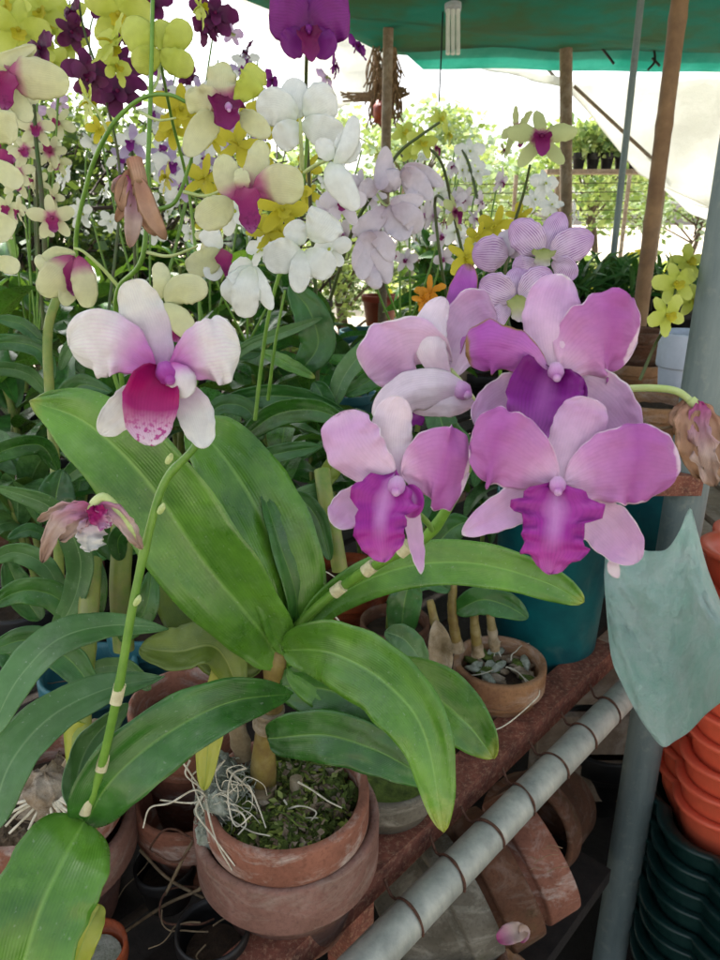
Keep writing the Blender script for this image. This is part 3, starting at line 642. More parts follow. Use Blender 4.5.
leaf(mp, [(236, 606, .68), (230, 660, .665), (212, 720, .655), (204, 790, .65)], 15, 'leafy', (.5, .5), fold=.4)
leaf(mp, [(262, 668, .68), (222, 650, .68), (182, 600, .68), (160, 560, .69)], 27, 'leafo', (.5, .5), fold=.3, twist=.2)
leaf(mp, [(240, 690, .66), (215, 648, .65), (178, 652, .65), (140, 648, .655)], 24, 'leafo', (.5, .5), fold=.5, twist=-.4)
# spike carrying the pink flowers
SP2 = [(286, 640, .62), (312, 612, .60), (345, 585, .575), (385, 560, .53), (425, 538, .49), (455, 495, .46), (475, 450, .43), (500, 420, .41), (555, 402, .40), (600, 392, .385), (625, 389, .375)]
m = MB(); tube(m, L3(SP2), lambda t: .0043-.0019*t+.0006*max(0, math.sin(t*33))**6, n=14, N=100); m.build('flower_spike', M['spike'], mp)
m = MB(); tube(m, L3([(622, 389, .376), (650, 388, .37), (676, 391, .367), (692, 402, .366)]), .0019, n=10); m.build('flower_spike_tip', M['spikep'], mp)
for (x, y, dd) in [(338, 590, .577), (369, 569, .545), (404, 549, .50)]:
    m = MB(); a = P(x-4, y+3, dd); b = P(x+5, y-4, dd-.004); tube(m, [a, b], .0052, n=14); m.build('stem_sheath', M['node'], mp)
d = .31
flower(mp, 557, 488, d, [
    ('sepal', 'ppl', [(558, 488, 2), (572, 448, 4), (582, 420, 3), (590, 398, 0)], 27, (.5, .42), dict(cup=-.2, rip=.06)),
    ('sepal', 'ppl', [(550, 492, 4), (515, 505, 4), (462, 534, 0)], 20, (.5, .6), dict(cup=.2, fold=.1)),
    ('sepal', 'ppl', [(572, 496, 4), (605, 525, 4), (638, 562, 0)], 25, (.55, .5), dict(cup=.2, fold=.1)),
    ('petal', 'pp', [(556, 484, 0), (520, 458, -3), (495, 448, -4), (470, 445, 2)], 40, (.55, .36), dict(cup=-.14, rip=.08, twist=.1, M=12)),
    ('petal', 'pp', [(566, 484, 0), (605, 470, -4), (640, 465, -5), (680, 470, 2)], 40, (.55, .36), dict(cup=-.14, rip=.08, twist=-.1, M=12)),
    ('lip', 'plip', [(556, 478, -2), (556, 510, -7), (553, 540, -11), (550, 574, -7)], 44, None, dict(wf=lipw(.34, 1.0, .66, .74), cup=lambda t: .55-.75*t, rip=lambda t: .12+.2*t, ripf=6, ragged=.12, crum=.12, M=16, N=28))],
    col=((557, 478), (558, 492)), cr=8)
d = .335
flower(mp, 553, 372, d, [
    ('sepal', 'ppl', [(555, 378, 2), (550, 335, 0), (552, 304, 2), (562, 274, 6)], 27, (.5, .36), dict(cup=-.2, rip=.08)),
    ('sepal', 'ppl', [(540, 382, 6), (508, 400, 6), (474, 424, 4)], 25, (.4, .4), dict(cup=.2)),
    ('sepal', 'ppl', [(570, 378, 6), (600, 402, 6), (634, 444, 4)], 30, (.45, .45), dict(cup=.2)),
    ('petal', 'ppd', [(548, 372, 0), (520, 358, -5), (492, 352, -6), (466, 354, 0)], 27, (.7, .3), dict(cup=-.4, rip=.12, twist=.4)),
    ('petal', 'pp', [(562, 370, 0), (590, 345, -4), (612, 338, -4), (638, 342, 2)], 45, (.55, .36), dict(cup=-.16, rip=.1, twist=-.15, ragged=.09, M=12)),
    ('lip', 'plipd', [(553, 368, 0), (545, 390, -4), (540, 415, -8), (535, 438, -8)], 35, (.35, .4), dict(cup=lambda t: .8-.7*t, rip=.15, ripf=4, M=14)),
    ('lip_lobe', 'plipd', [(568, 372, -4), (578, 390, -6), (576, 415, -6)], 9, (.5, .5), dict(cup=.3))],
    col=((555, 364), (557, 378)), cr=8)
d = .32
flower(mp, 396, 478, d, [
    ('sepal', 'ppb', [(398, 480, 3), (392, 452, 4), (392, 425, 3), (399, 396, 0)], 21, (.55, .42), dict(cup=-.2, rip=.05)),
    ('sepal', 'ppl', [(380, 484, 6), (352, 505, 5), (334, 526, 0)], 18, (.6, .4), dict(cup=.2)),
    ('sepal', 'ppl', [(408, 496, 5), (414, 535, 3), (421, 574, 0)], 9.5, (.4, .6), dict(cup=.3, twist=.4)),
    ('petal', 'ppl', [(394, 478, 0), (368, 462, -3), (350, 440, -4), (342, 412, 0)], 30, (.55, .35), dict(cup=-.18, rip=.07, twist=.2)),
    ('petal', 'pp', [(402, 474, 0), (428, 468, -4), (446, 470, -5), (468, 472, 0)], 43, (.55, .30), dict(cup=-.14, rip=.07, twist=-.15, M=12)),
    ('lip', 'plip', [(396, 470, -2), (384, 500, -7), (380, 530, -11), (384, 562, -9)], 34, None, dict(wf=lipw(.36, 1.0, .7, .62), cup=lambda t: .5-.5*t, rip=lambda t: .1+.24*t, ripf=6, ragged=.12, crum=.12, M=14, N=26)),
    ('lip_lobe', 'plip', [(406, 486, -3), (414, 500, -6), (410, 518, -4)], 10, (.5, .5), dict(cup=.4))],
    col=((398, 480), (396, 492)), cr=9)
d = .365
flower(mp, 440, 375, d, [
    ('petal', 'ppl', [(452, 362, 0), (420, 345, -6), (395, 355, -6), (368, 376, -2)], 33, (.7, .32), dict(cup=-.2, rip=.08, twist=.3)),
    ('petal', 'ppd', [(450, 372, 6), (455, 330, 8), (462, 295, 10), (469, 264, 12)], 15, (.6, .45), dict(cup=.2, rip=.1)),
    ('petal', 'ppl', [(448, 380, 4), (460, 345, 6), (478, 322, 6), (497, 315, 6)], 33, (.7, .4), dict(cup=.15, rip=.08)),
    ('sepal', 'ppb', [(448, 382, -2), (432, 352, -8), (432, 322, -6), (445, 298, -2)], 16, (.5, .4), dict(cup=-.3)),
    ('sepal', 'ppb', [(470, 396, -4), (440, 388, -9), (405, 394, -8), (374, 418, -4)], 20, (.5, .42), dict(cup=-.4, fold=-.1)),
    ('sepal', 'ppb', [(474, 402, -2), (455, 404, -6), (430, 404, -4), (410, 408, 0)], 13, (.5, .42), dict(cup=-.5)),
    ('lip', 'plipd', [(425, 410, 2), (412, 418, 2), (398, 426, 2)], 12, (.5, .4), dict(cup=.3))],
    col=((455, 385), (468, 395)), colmat='knob', cr=9)
m = MB(); tube(m, L3([(448, 372, .366), (462, 388, .37), (476, 408, .385), (486, 432, .41)]), lambda t: .0030-.0008*t, n=10); m.build('pedicel', M['spikep'], mp)
for pts in ([(557, 488, .318), (575, 455, .34), (600, 400, .38)], [(553, 374, .345), (540, 395, .37), (520, 412, .40)], [(396, 480, .33), (430, 478, .38), (462, 468, .43)], [(400, 500, .34), (425, 520, .38), (432, 530, .48)]):
    m = MB(); tube(m, L3(pts), .0017, n=8); m.build('pedicel', M['spike'], mp)
# withered bloom at spike tip
Wp = P(698, 425, .366); m = MB(); tube(m, L3([(690, 400, .366), (698, 408, .365), (702, 418, .365)]), .0028, n=8)
wo = m.build('withered_flower', M['spikep'], mp, o_=Wp)
for pts, hw in (([(694, 402, 0), (686, 420, -4), (688, 448, -4), (700, 478, -2)], 10), ([(698, 402, -2), (700, 430, -8), (706, 460, -8), (714, 486, -4)], 11), ([(700, 404, 2), (714, 428, 0), (720, 455, 0), (726, 478, 2)], 10), ([(690, 400, 2), (676, 418, 2), (684, 440, 0)], 7), ([(698, 402, 4), (704, 440, 6), (706, 470, 6)], 12)):
    m = MB(); blade(m, [P(p[0], p[1], .366+p[2]/1000) for p in pts], S(hw, .366), (.35, .4), fold=.3, rip=.5, ripf=4, crum=.6, ragged=.35, N=30, M=12); m.build('petal', M['wiltp' if hw > 10 else 'wilt'], wo, o_=Wp, solid=.0003)
m = MB(); tube(m, L3([(625, 392, .376), (634, 412, .372), (655, 428, .37), (680, 425, .37)]), lambda t: .0016-.0009*t, n=8); m.build('dry_pedicel', M['rootd'], mp)
m = MB(); blade(m, L3([(612, 560, .315), (614, 570, .315), (618, 578, .315)]), S(6, .315), (.4, .6)); m.build('bract', M['ppb'], mp, solid=.0005)
# roots and moss in the main pot
zi = .903
cm_ = P(232, 803, .69); m = MB()
for i in range(9): ball(m, cm_+V((rnd.uniform(-.02, .02), rnd.uniform(-.02, .02), rnd.uniform(-.03, .028))), rnd.uniform(.012, .02), n=10, bump=.6, f=300)

for i in range(420):
    dv = V((rnd.gauss(0, 1), rnd.gauss(0, 1), rnd.gauss(0, 1))).normalized(); q0 = cm_+V((dv.x*.028, dv.y*.028, dv.z*.036)); e = V((rnd.gauss(0, 1), rnd.gauss(0, 1), rnd.gauss(0, 1))).normalized()*.008
    tube(m, [q0, q0+e*.6+dv*.004, q0+e*1.4, q0+e*1.7-dv*.003], .0006, n=4, N=5)
m.build('grey_moss', M['mossg'], mp)
mm_ = MB()
for i in range(46):
    a = rnd.uniform(0, 2*PI); rr_ = ir*.78*math.sqrt(rnd.random()); ball(mm_, V((ic.x+rr_*math.cos(a), ic.y+rr_*math.sin(a), zi+rnd.uniform(-.004, .01))), rnd.uniform(.006, .012), n=7, bump=.8, f=400)
cloud(mm_, V((ic.x, ic.y, zi+.004)), (ir*.8, ir*.8, .014), 3800, .010, random.Random(4), 3)
o = mm_.build('green_moss', [M['moss'], M['leafo'], M['bark']], inner, smooth=False); 
chips(inner, ic, ir*.6, zi+.012, 12, 12, s_=.009)
def rt(pl, pts, r=.0010, mat='root'):
    m = MB(); tube(m, L3(pts), lambda t: r*(1-.35*t), n=7, N=len(pts)*7, wob=.25); m.build('root', M[mat], pl)
for pts in [[(216, 800, .665), (232, 792, .66), (222, 810, .655), (248, 830, .64), (270, 836, .63)], [(205, 795, .66), (188, 770, .65), (182, 760, .65), (178, 742, .66)],
        [(210, 800, .655), (195, 790, .65), (170, 803, .64), (150, 808, .635), (143, 828, .63)], [(206, 800, .65), (210, 820, .635), (218, 845, .63), (232, 870, .63)],
        [(203, 796, .65), (196, 812, .64), (212, 835, .63), (235, 866, .625)], [(228, 770, .665), (250, 790, .655), (258, 806, .65), (266, 828, .64)],
        [(225, 760, .67), (205, 785, .66), (200, 800, .65), (188, 803, .645), (160, 800, .64)], [(298, 782, .67), (312, 790, .665), (328, 801, .655), (342, 808, .65)],
        [(190, 760, .66), (186, 775, .655), (204, 790, .65)], [(246, 768, .665), (232, 775, .66), (228, 800, .65), (236, 826, .64), (252, 815, .635)],
        [(222, 808, .655), (240, 812, .645), (246, 824, .64), (238, 835, .635)], [(216, 770, .67), (200, 770, .66), (192, 780, .655), (204, 812, .64)],
        [(280, 812, .665), (300, 806, .66), (316, 812, .655), (310, 822, .65)], [(284, 800, .67), (296, 816, .66), (318, 818, .655)], [(262, 815, .67), (282, 826, .655), (300, 834, .65)]]:
    rt(mp, pts)
for i in range(26):
    a = rnd.uniform(0, 6.28); x, y = 228+rnd.uniform(-16, 16), 798+rnd.uniform(-26, 26); L_ = rnd.uniform(14, 34)
    rt(mp, [(x, y, .66), (x+L_*.4*math.cos(a), y+L_*.4*math.sin(a), .650), (x+L_*.8*math.cos(a+.8), y+L_*.8*math.sin(a+.8), .652), (x+L_*math.cos(a+1.2), y+L_*math.sin(a+1.2), .66)], .0005)
roots(mp, ic, ir*.6, zi+.004, 9, 21, 'moss', .0012, .05, name='fine_root')
# roots in the left pot: radiate from old cane foot
lo = thing('orchid_plant', V((lc.x, lc.y, .9)), 'leafless old orchid stump with radiating white roots in the left-edge pot', 'orchid')
m = MB(); ball(m, P(48, 792, .60), (.024, .02, .018), n=10, bump=.7, f=200); m.build('root_crown', M['bark'], lo)
for k in range(12):
    a = PI*(.12+.76*k/11); l = rnd.uniform(38, 62); x0, y0 = 48+14*math.cos(a), 795+8*math.sin(a)
    rt(lo, [(x0, y0, .585), (x0+l*.45*math.cos(a)+rnd.uniform(-5, 5), y0+l*.3*math.sin(a), .58), (x0+l*math.cos(a), y0+l*.62*math.sin(a)+rnd.uniform(-4, 4), .575)], .0014)
for pts, mt, r in (([(70, 770, .60), (85, 745, .61), (98, 725, .63)], 'sheath', .008), ([(88, 780, .60), (80, 740, .6), (82, 690, .61), (88, 620, .63), (92, 560, .66)], 'cane', .009), ([(76, 766, .6), (74, 730, .6), (80, 718, .6)], 'leafy', .008)):
    m = MB(); tube(m, L3(pts), r, n=12, wob=.12); m.build('old_cane', M[mt], lo)
roots(lo, lc2, lr*.6, .895, 8, 33, 'rootd', .0010, .06)
m = MB()
for k in range(40):
    a = rnd.uniform(0, 2*PI); rr_ = lr*.7*math.sqrt(rnd.random()); ball(m, V((lc2.x+rr_*math.cos(a), lc2.y+rr_*math.sin(a), .888)), rnd.uniform(.004, .010), n=6, bump=.8, f=300)
m.build('fibre', M['bark'], lo)
# twigs lying in the gap between front pots
m = MB()
for pts in ([(120, 935, .74), (165, 905, .72), (205, 885, .70), (225, 850, .7)], [(140, 850, .74), (170, 880, .72), (215, 905, .70), (260, 945, .7)], [(165, 895, .71), (185, 855, .7), (200, 830, .72)]):
    tube(m, L3(pts), .0016, n=6, N=20, wob=.2)
tagit(m.build('dry_twigs', M['rootd']), 'thin crossed brown twigs in the dark gap between the front pots', 'twigs')
for k, (x, y, r_) in enumerate([(190, 905, 30), (215, 945, 26), (172, 845, 22), (235, 935, 20)]):
    m = MB(); c = P(x, y, .70); ring = [c+V((math.cos(a)*S(r_, .7), math.sin(a)*S(r_, .7)*.8, .004*math.sin(3*a+k))) for a in [2*PI*i/12 for i in range(12)]]
    tube(m, ring, .0011, n=6, N=50)
    tagit(m.build('wire_loop', M['wire']), 'loose loop of rusty wire in the dark gap left of the beam', 'wire', 'loose wire loops between the pots')
# ================================================================== GENERIC FLOWERS (unit width, facing +Z, up +Y)
ZN = V((0, 0, 1))
def flower_kind(kind, seed=0):
    """returns [(part name, mesh object)] built at the origin, then used as a source of shared meshes"""
    q = random.Random(seed); out = []
    def bl(nm, mt, pts, W, ab, **kw):
        m = MB(); kw.setdefault('N', 12); kw.setdefault('M', 6); blade(m, pts, W, ab, n=lambda t: ZN, **kw)
        me = m.build('tmp', M[mt]); out.append((nm, me.data)); bpy.data.objects.remove(me)
    k = KINDS[kind]; pt, sp, lp_, colm = k['m']; j = lambda a: q.uniform(-a, a)
    rw = k.get('pw', .2)*.88; sw = k.get('sw', .12)*.85; bend = k.get('bend', -.05)
    m = MB(); ball(m, V((0, 0, .03)), (.045, .05, .06), n=8); tube(m, [V((0, 0, 0)), V((0, -.03, -.10)), V((0, -.12, -.2))], .022, n=8)
    me = m.build('tmp', M[colm]); out.append(('flower', me.data)); bpy.data.objects.remove(me)
    bl('sepal', sp, [(0, 0, 0), (j(.03), .22, -.01), (j(.04), .48, bend+j(.06))], sw, (.6, .5), cup=-.2+j(.2), rip=.12)
    for s in (-1, 1):
        bl('sepal', sp, [(0, 0, 0), (s*.15, -.18, -.02), (s*(.30+j(.03)), -.40, bend+j(.07))], sw*1.1, (.6, .5), cup=j(.25), rip=.12)
        bl('petal', pt, [(0, 0, 0), (s*.22, .06+j(.03), .03), (s*(.5+j(.03)), k.get('py', .14)+j(.04), bend*.5+j(.08))], rw, k.get('ps', (.75, .5)), cup=-.15+j(.25), rip=.15, twist=-s*.15)
    bl('lip', lp_, [(0, .02, .02), (0, -.12, .10), (0, -k.get('ll', .30), .12)], k.get('lw', .14), None, wf=lipw(.35, 1, .7, .8), cup=lambda t: .9-.8*t, rip=.15)
    return out
KINDS = {
 'cream': dict(m=('creamp', 'creamp', 'clip', 'clip'), pw=.17, sw=.12), 'creamm': dict(m=('cream', 'cream', 'clip', 'clip'), pw=.17, sw=.13),
 'lime': dict(m=('lime', 'lime', 'limey', 'lime'), ps=(.6, .5), pw=.19, sw=.14, ll=.2), 'limey': dict(m=('limey', 'limey', 'limey', 'limey'), pw=.16, sw=.12, ll=.2),
 'gmag': dict(m=('gmag', 'gmag', 'mlip', 'knob'), pw=.16, sw=.12, lw=.17), 'white': dict(m=('white', 'white', 'white', 'lime'), pw=.22, sw=.14),
 'whitem': dict(m=('whitel', 'whitel', 'mlip', 'knob'), pw=.21, sw=.14, ll=.2, lw=.1), 'whitel': dict(m=('whitel', 'whitel', 'whitel', 'whitel'), pw=.2, sw=.14),
 'purple': dict(m=('purple', 'purple', 'purple', 'mlip'), pw=.25, sw=.17, ps=(.62, .42), py=.1), 'purpled': dict(m=('purpled', 'purpled', 'purpled', 'mlip'), pw=.2, sw=.15),
 'gpet': dict(m=('gpet', 'gpet', 'mlip', 'mlip'), pw=.15, sw=.11, ll=.34), 'stripe': dict(m=('stripe', 'stripe', 'slip', 'slip'), pw=.22, sw=.14, ll=.2, lw=.12),
 'orange': dict(m=('orange', 'orange', 'orange', 'orange'), pw=.14, sw=.11), 'wilt': dict(m=('wilt', 'wilt', 'wilt', 'wilt'), pw=.08, sw=.07),
 'lilac': dict(m=('white', 'lilac', 'purple', 'knob'), pw=.17, sw=.13), 'limef': dict(m=('lime', 'lime', 'limey', 'limey'), ps=(.7, .42), pw=.2, sw=.15, ll=.18),
}
CACHE = {}
def put_flower(plant, kind, px, py, d, wpx, yaw=0, pitch=0, roll=0, simple=False, pos=None):
    s_ = rnd.randrange(3); key = (kind, s_)
    if key not in CACHE: CACHE[key] = flower_kind(kind, s_*17+hash_(kind))
    src = CACHE[key]; c = P(px, py, d) if pos is None else pos
    B = Matrix((CR, CU, -CF)).transposed()
    R = B @ Matrix.Rotation(math.radians(yaw), 3, 'Y') @ Matrix.Rotation(math.radians(pitch), 3, 'X') @ Matrix.Rotation(math.radians(roll), 3, 'Z')
    s = S(wpx, d)
    f = bpy.data.objects.new('flower', src[0][1]); C.objects.link(f); f.parent = plant; ORG[f.name] = c
    f.matrix_local = Matrix.Translation(c-org(plant)) @ R.to_4x4() @ Matrix.Scale(s, 4)
    for nm, me in src[1:]:
        o = bpy.data.objects.new(nm, me); C.objects.link(o); o.parent = f
    return f
def hash_(s): return sum(ord(ch)*7**i for i, ch in enumerate(s)) % 1000
def spike(plant, pts, r=2.2, mat='spike', name='flower_spike'):
    q = L3(pts); m = MB(); dm = depth(q[len(q)//2]); tube(m, q, lambda t: S(r, dm)*(1-.4*t), n=8, N=len(q)*6); return m.build(name, M[mat], plant)
# generic bench plants: canes with alternate leaves; meshes made once, in local space
LEAFM = {}
def leaf_src(mat, k):
    key = (mat, k)
    if key not in LEAFM:
        q = random.Random(k*31+5); dr = [.25, .55, .9, .1][k % 4]; m = MB()
        pts = [V((0, 0, 0)), V((.3, 0, .22)), V((.65, 0, .30-dr*.25)), V((1, 0, .30-dr))]
        blade(m, pts, .145+.03*q.random(), (.42, .6), n=lambda t: V((-.2, 0, 1)), fold=.35, rip=.08, N=14, M=6, twist=q.uniform(-.4, .4))
        o = m.build('leaf', M[mat]); LEAFM[key] = o.data; bpy.data.objects.remove(o)
    return LEAFM[key]
CANES = {}
def cane_src(k):
    if k not in CANES:
        m = MB(); tube(m, [V((0, 0, -.15)), V((.02*(k-1), 0, .3)), V((.05*(k-1), .02, .65)), V((.11*(k-1), .05, 1))], lambda t: .028-.01*t+.003*math.sin(t*40), n=10, N=40)
        o = m.build('cane', M['cane']); CANES[k] = o.data; bpy.data.objects.remove(o)
    return CANES[k]
def bench_plant(base, h, ncane, nleaf, label, mats=('leafd', 'leaf', 'leafg'), seed=0, ll=.15, group=None, spread=.05, cat='orchid', name='orchid_plant', tilt=.25):
    q = random.Random(seed); t = thing(name, base, label, cat, group)
    for c in range(ncane):
        hh = h*q.uniform(.7, 1.05); az = q.uniform(0, 2*PI); tl = q.uniform(.05, tilt); x, y = q.uniform(-spread, spread), q.uniform(-spread, spread)
        Rc = Matrix.Rotation(az, 4, 'Z') @ Matrix.Rotation(tl, 4, 'Y')
        Mc = Matrix.Translation((x, y, 0)) @ Rc @ Matrix.Scale(hh, 4)
        o = bpy.data.objects.new('cane', cane_src(c % 3)); C.objects.link(o); o.parent = t; o.matrix_local = Mc
        for i in range(nleaf):
            f = .35+.65*(i+1)/nleaf; kk = c % 3; pz = V((.05*(kk-1)*f**1.5*2, .05*f*f, f)); p = Mc @ pz
            a = az+PI*(i % 2)+q.uniform(-.7, .7)+c; sc_ = ll*q.uniform(.75, 1.25)
            Ml = Matrix.Translation(p) @ Matrix.Rotation(a, 4, 'Z') @ Matrix.Rotation(-q.uniform(-.1, .9)+.25, 4, 'Y') @ Matrix.Rotation(q.uniform(-.35, .35), 4, 'X') @ Matrix.Scale(sc_, 4)
            o = bpy.data.objects.new('leaf', leaf_src(q.choice(mats), q.randrange(6))); C.objects.link(o); o.parent = t; o.matrix_local = Ml
    return t
def on(px, py, z=BZ+.1): return PZ(px, py, z)
# leafy plants filling the bench (positions are the pot rims)
spots = [  # px, py, height, canes, leaves, label, leaf mats, leaf length
 (20, 600, .26, 3, 5, 'leafy orchid at the left edge behind the arching grey-green leaf', ('leafd', 'leafg'), .15),
 (60, 560, .30, 3, 5, 'leafy orchid beside the left edge below the drooping pink-and-cream bloom', ('leafd', 'leaf'), .15),
 (150, 618, .22, 2, 4, 'low leafy orchid behind the thin white-flowered stem', ('leafd', 'leaf'), .13),
 (250, 600, .26, 3, 5, 'leafy orchid right behind the largest leaves', ('leafd', 'leaf'), .14),
 (120, 530, .32, 3, 5, 'leafy orchid behind the white and magenta flower', ('leafd', 'leafd', 'leafg'), .16),
 (20, 520, .34, 3, 6, 'tall leafy orchid at the left edge under the cream petals', ('leafd', 'leaf'), .17),
 (290, 520, .30, 3, 6, 'dark leafy orchid between the big leaf and the lowest-left pink flower', ('leafd', 'leaf'), .16),
 (190, 500, .34, 3, 6, 'dark leafy orchid showing above the top of the biggest leaf', ('leafd', 'leaf'), .17),
 (395, 620, .20, 2, 4, 'short dark orchid between the orange pot and the bark-filled pot', ('leafd', 'leafd'), .11),
 (340, 545, .22, 3, 5, 'small orchid with glossy leaves behind the lowest-left pink flower', ('leaf', 'leafd'), .12),
 (430, 560, .24, 3, 5, 'dark leafy orchid behind the pink flowers beside the teal tub', ('leafd', 'leaf'), .14),
 (480, 560, .16, 2, 4, 'low dark orchid just left of the tall teal tub', ('leafd', 'leafg'), .12),
 (60, 450, .36, 3, 6, 'dense orchid foliage left of the white flower', ('leafd', 'leaf'), .19),
 (250, 440, .34, 3, 6, 'long-leaved orchid in the middle of the bench, left of the teal pots', ('leafd', 'leaf', 'leafg'), .19),
 (150, 440, .36, 3, 6, 'dark orchid behind the white flower', ('leafd', 'leafg'), .19),
 (340, 440, .30, 3, 6, 'long-leaved orchid in front of the teal pots', ('leafg', 'leaf', 'leafd'), .18),
 (410, 440, .26, 3, 5, 'orchid foliage behind the side-turned pale pink flower', ('leafd', 'leaf'), .16),
 (20, 390, .42, 4, 6, 'tall orchid foliage behind the left-edge blooms', ('leafd', 'leafd', 'leaf'), .22),
 (100, 375, .42, 4, 6, 'dark foliage below the hanging tan withered bloom', ('leafd', 'leafd', 'leaf'), .22),
 (200, 370, .40, 4, 6, 'dark foliage below the cream and magenta blooms', ('leafd', 'leaf'), .22),
 (280, 372, .38, 4, 6, 'broad dark foliage beneath the white blooms', ('leafd', 'leaf'), .21),
 (430, 365, .34, 3, 6, 'green foliage to the left of the striped lilac flowers', ('leaf', 'leafb', 'leafd'), .2),
 (490, 372, .30, 3, 6, 'green foliage behind the upper pink flower', ('leaf', 'leafd'), .2),
 (60, 335, .5, 4, 6, 'far bench foliage at upper left beyond the cream blooms', ('leafd', 'leaf'), .27),
 (160, 332, .46, 4, 6, 'far bench foliage behind the cream back-turned bloom', ('leafd', 'leaf'), .27),
 (250, 330, .44, 4, 6, 'far bench foliage behind the white hanging bloom', ('leafd', 'leaf'), .26),
 (420, 318, .42, 4, 6, 'far foliage around the small orange bloom', ('leaf', 'leafd', 'leafb'), .26),
 (470, 325, .36, 3, 6, 'far foliage left of the lilac flowers', ('leaf', 'leafd'), .24),
]
for i, (px, py, h, nc, nl, lb, mt, ll) in enumerate(spots):
    bench_plant(on(px, py), h, nc, nl, lb, mt, seed=100+i, ll=ll)
for i, (px, py, wpx) in enumerate([(60, 450, 70), (250, 440, 66), (150, 440, 66), (410, 440, 60), (20, 390, 58), (100, 375, 56), (200, 370, 54), (280, 372, 54), (430, 365, 50), (490, 372, 52)]):
    pot_at('nursery_pot', px, py, wpx, .12, M['blpl'], 'black nursery pot hidden under dense foliage', soil='soil', fill=.85, group='black pots under the foliage')
# traced mid-distance leaves, added to a few named plants
def lplant(loc, label): return thing('orchid_plant', loc, label, 'orchid')
g1 = lplant(on(75, 640), 'orchid with curling grey-green leaves around a thick cane at the left')
for pts, hw, mt, kw in [
    ([(52, 640, .66), (74, 600, .64), (80, 555, .62), (52, 508, .60), (-6, 486, .58)], 15, 'leafg', dict(twist=.5)), ([(66, 600, .68), (45, 565, .67), (15, 552, .66), (-12, 562, .65)], 12, 'leafg', dict(twist=.4)),
    ([(92, 625, .68), (92, 585, .67), (80, 552, .67), (66, 530, .67)], 15, 'leaf', {}), ([(62, 530, .72), (56, 500, .71), (62, 470, .71)], 18, 'leafd', {}),
    ([(120, 560, .68), (118, 540, .67), (130, 528, .66), (146, 528, .66)], 10, 'leafd', {}), ([(50, 540, .7), (30, 530, .69), (8, 538, .68)], 7, 'leafd', {}),
    ([(58, 470, .78), (40, 445, .76), (0, 452, .74), (-20, 475, .73)], 11, 'leaf', dict(twist=.4)), ([(52, 400, .86), (30, 375, .84), (0, 368, .82), (-20, 374, .8)], 8, 'leafg', dict(twist=.3)),
    ([(54, 380, .86), (40, 350, .85), (5, 342, .84), (-14, 350, .83)], 9, 'leafd', {}), ([(46, 345, .85), (22, 325, .84), (-6, 318, .83)], 7, 'leafd', {}), ([(60, 370, .84), (72, 345, .83), (98, 338, .82)], 6, 'leafg', {}),
    ([(100, 700, .60), (70, 660, .60), (30, 640, .59), (-10, 650, .58)], 17, 'leafd', dict(twist=.3)), ([(88, 640, .66), (60, 600, .65), (25, 590, .64), (-10, 605, .63)], 15, 'leaf', dict(twist=.3)),
    ([(120, 640, .66), (145, 610, .65), (152, 570, .65)], 12, 'leaf', {}), ([(118, 560, .72), (98, 530, .71), (92, 500, .71)], 12, 'leaf', {}), ([(40, 620, .72), (20, 590, .71), (6, 560, .7)], 14, 'leafd', {}), ([(30, 690, .63), (14, 660, .62), (-8, 640, .62)], 13, 'leafd', {}),
    ([(150, 690, .66), (128, 668, .65), (98, 668, .64), (70, 690, .63)], 9, 'leafg', dict(twist=.3)),
    ([(60, 440, .8), (64, 405, .79), (80, 385, .78), (112, 392, .77)], 12, 'leafd', {}), ([(62, 480, .8), (90, 462, .78), (115, 470, .77)], 10, 'leafd', {})]:
    leaf(g1, pts, hw, mt, **kw)
m = MB(); tube(m, L3([(124, 650, .7), (120, 590, .69), (122, 540, .69), (118, 500, .69)]), .010, n=12); m.build('cane', M['cane'], g1)
m = MB(); tube(m, L3([(60, 600, .82), (56, 480, .8), (50, 400, .82), (48, 330, .84), (60, 290, .85)]), .0055, n=12); m.build('cane', M['cane'], g1)
g2 = lplant(on(330, 540), 'orchid with a long narrow leaf crossing in front of the teal pots')
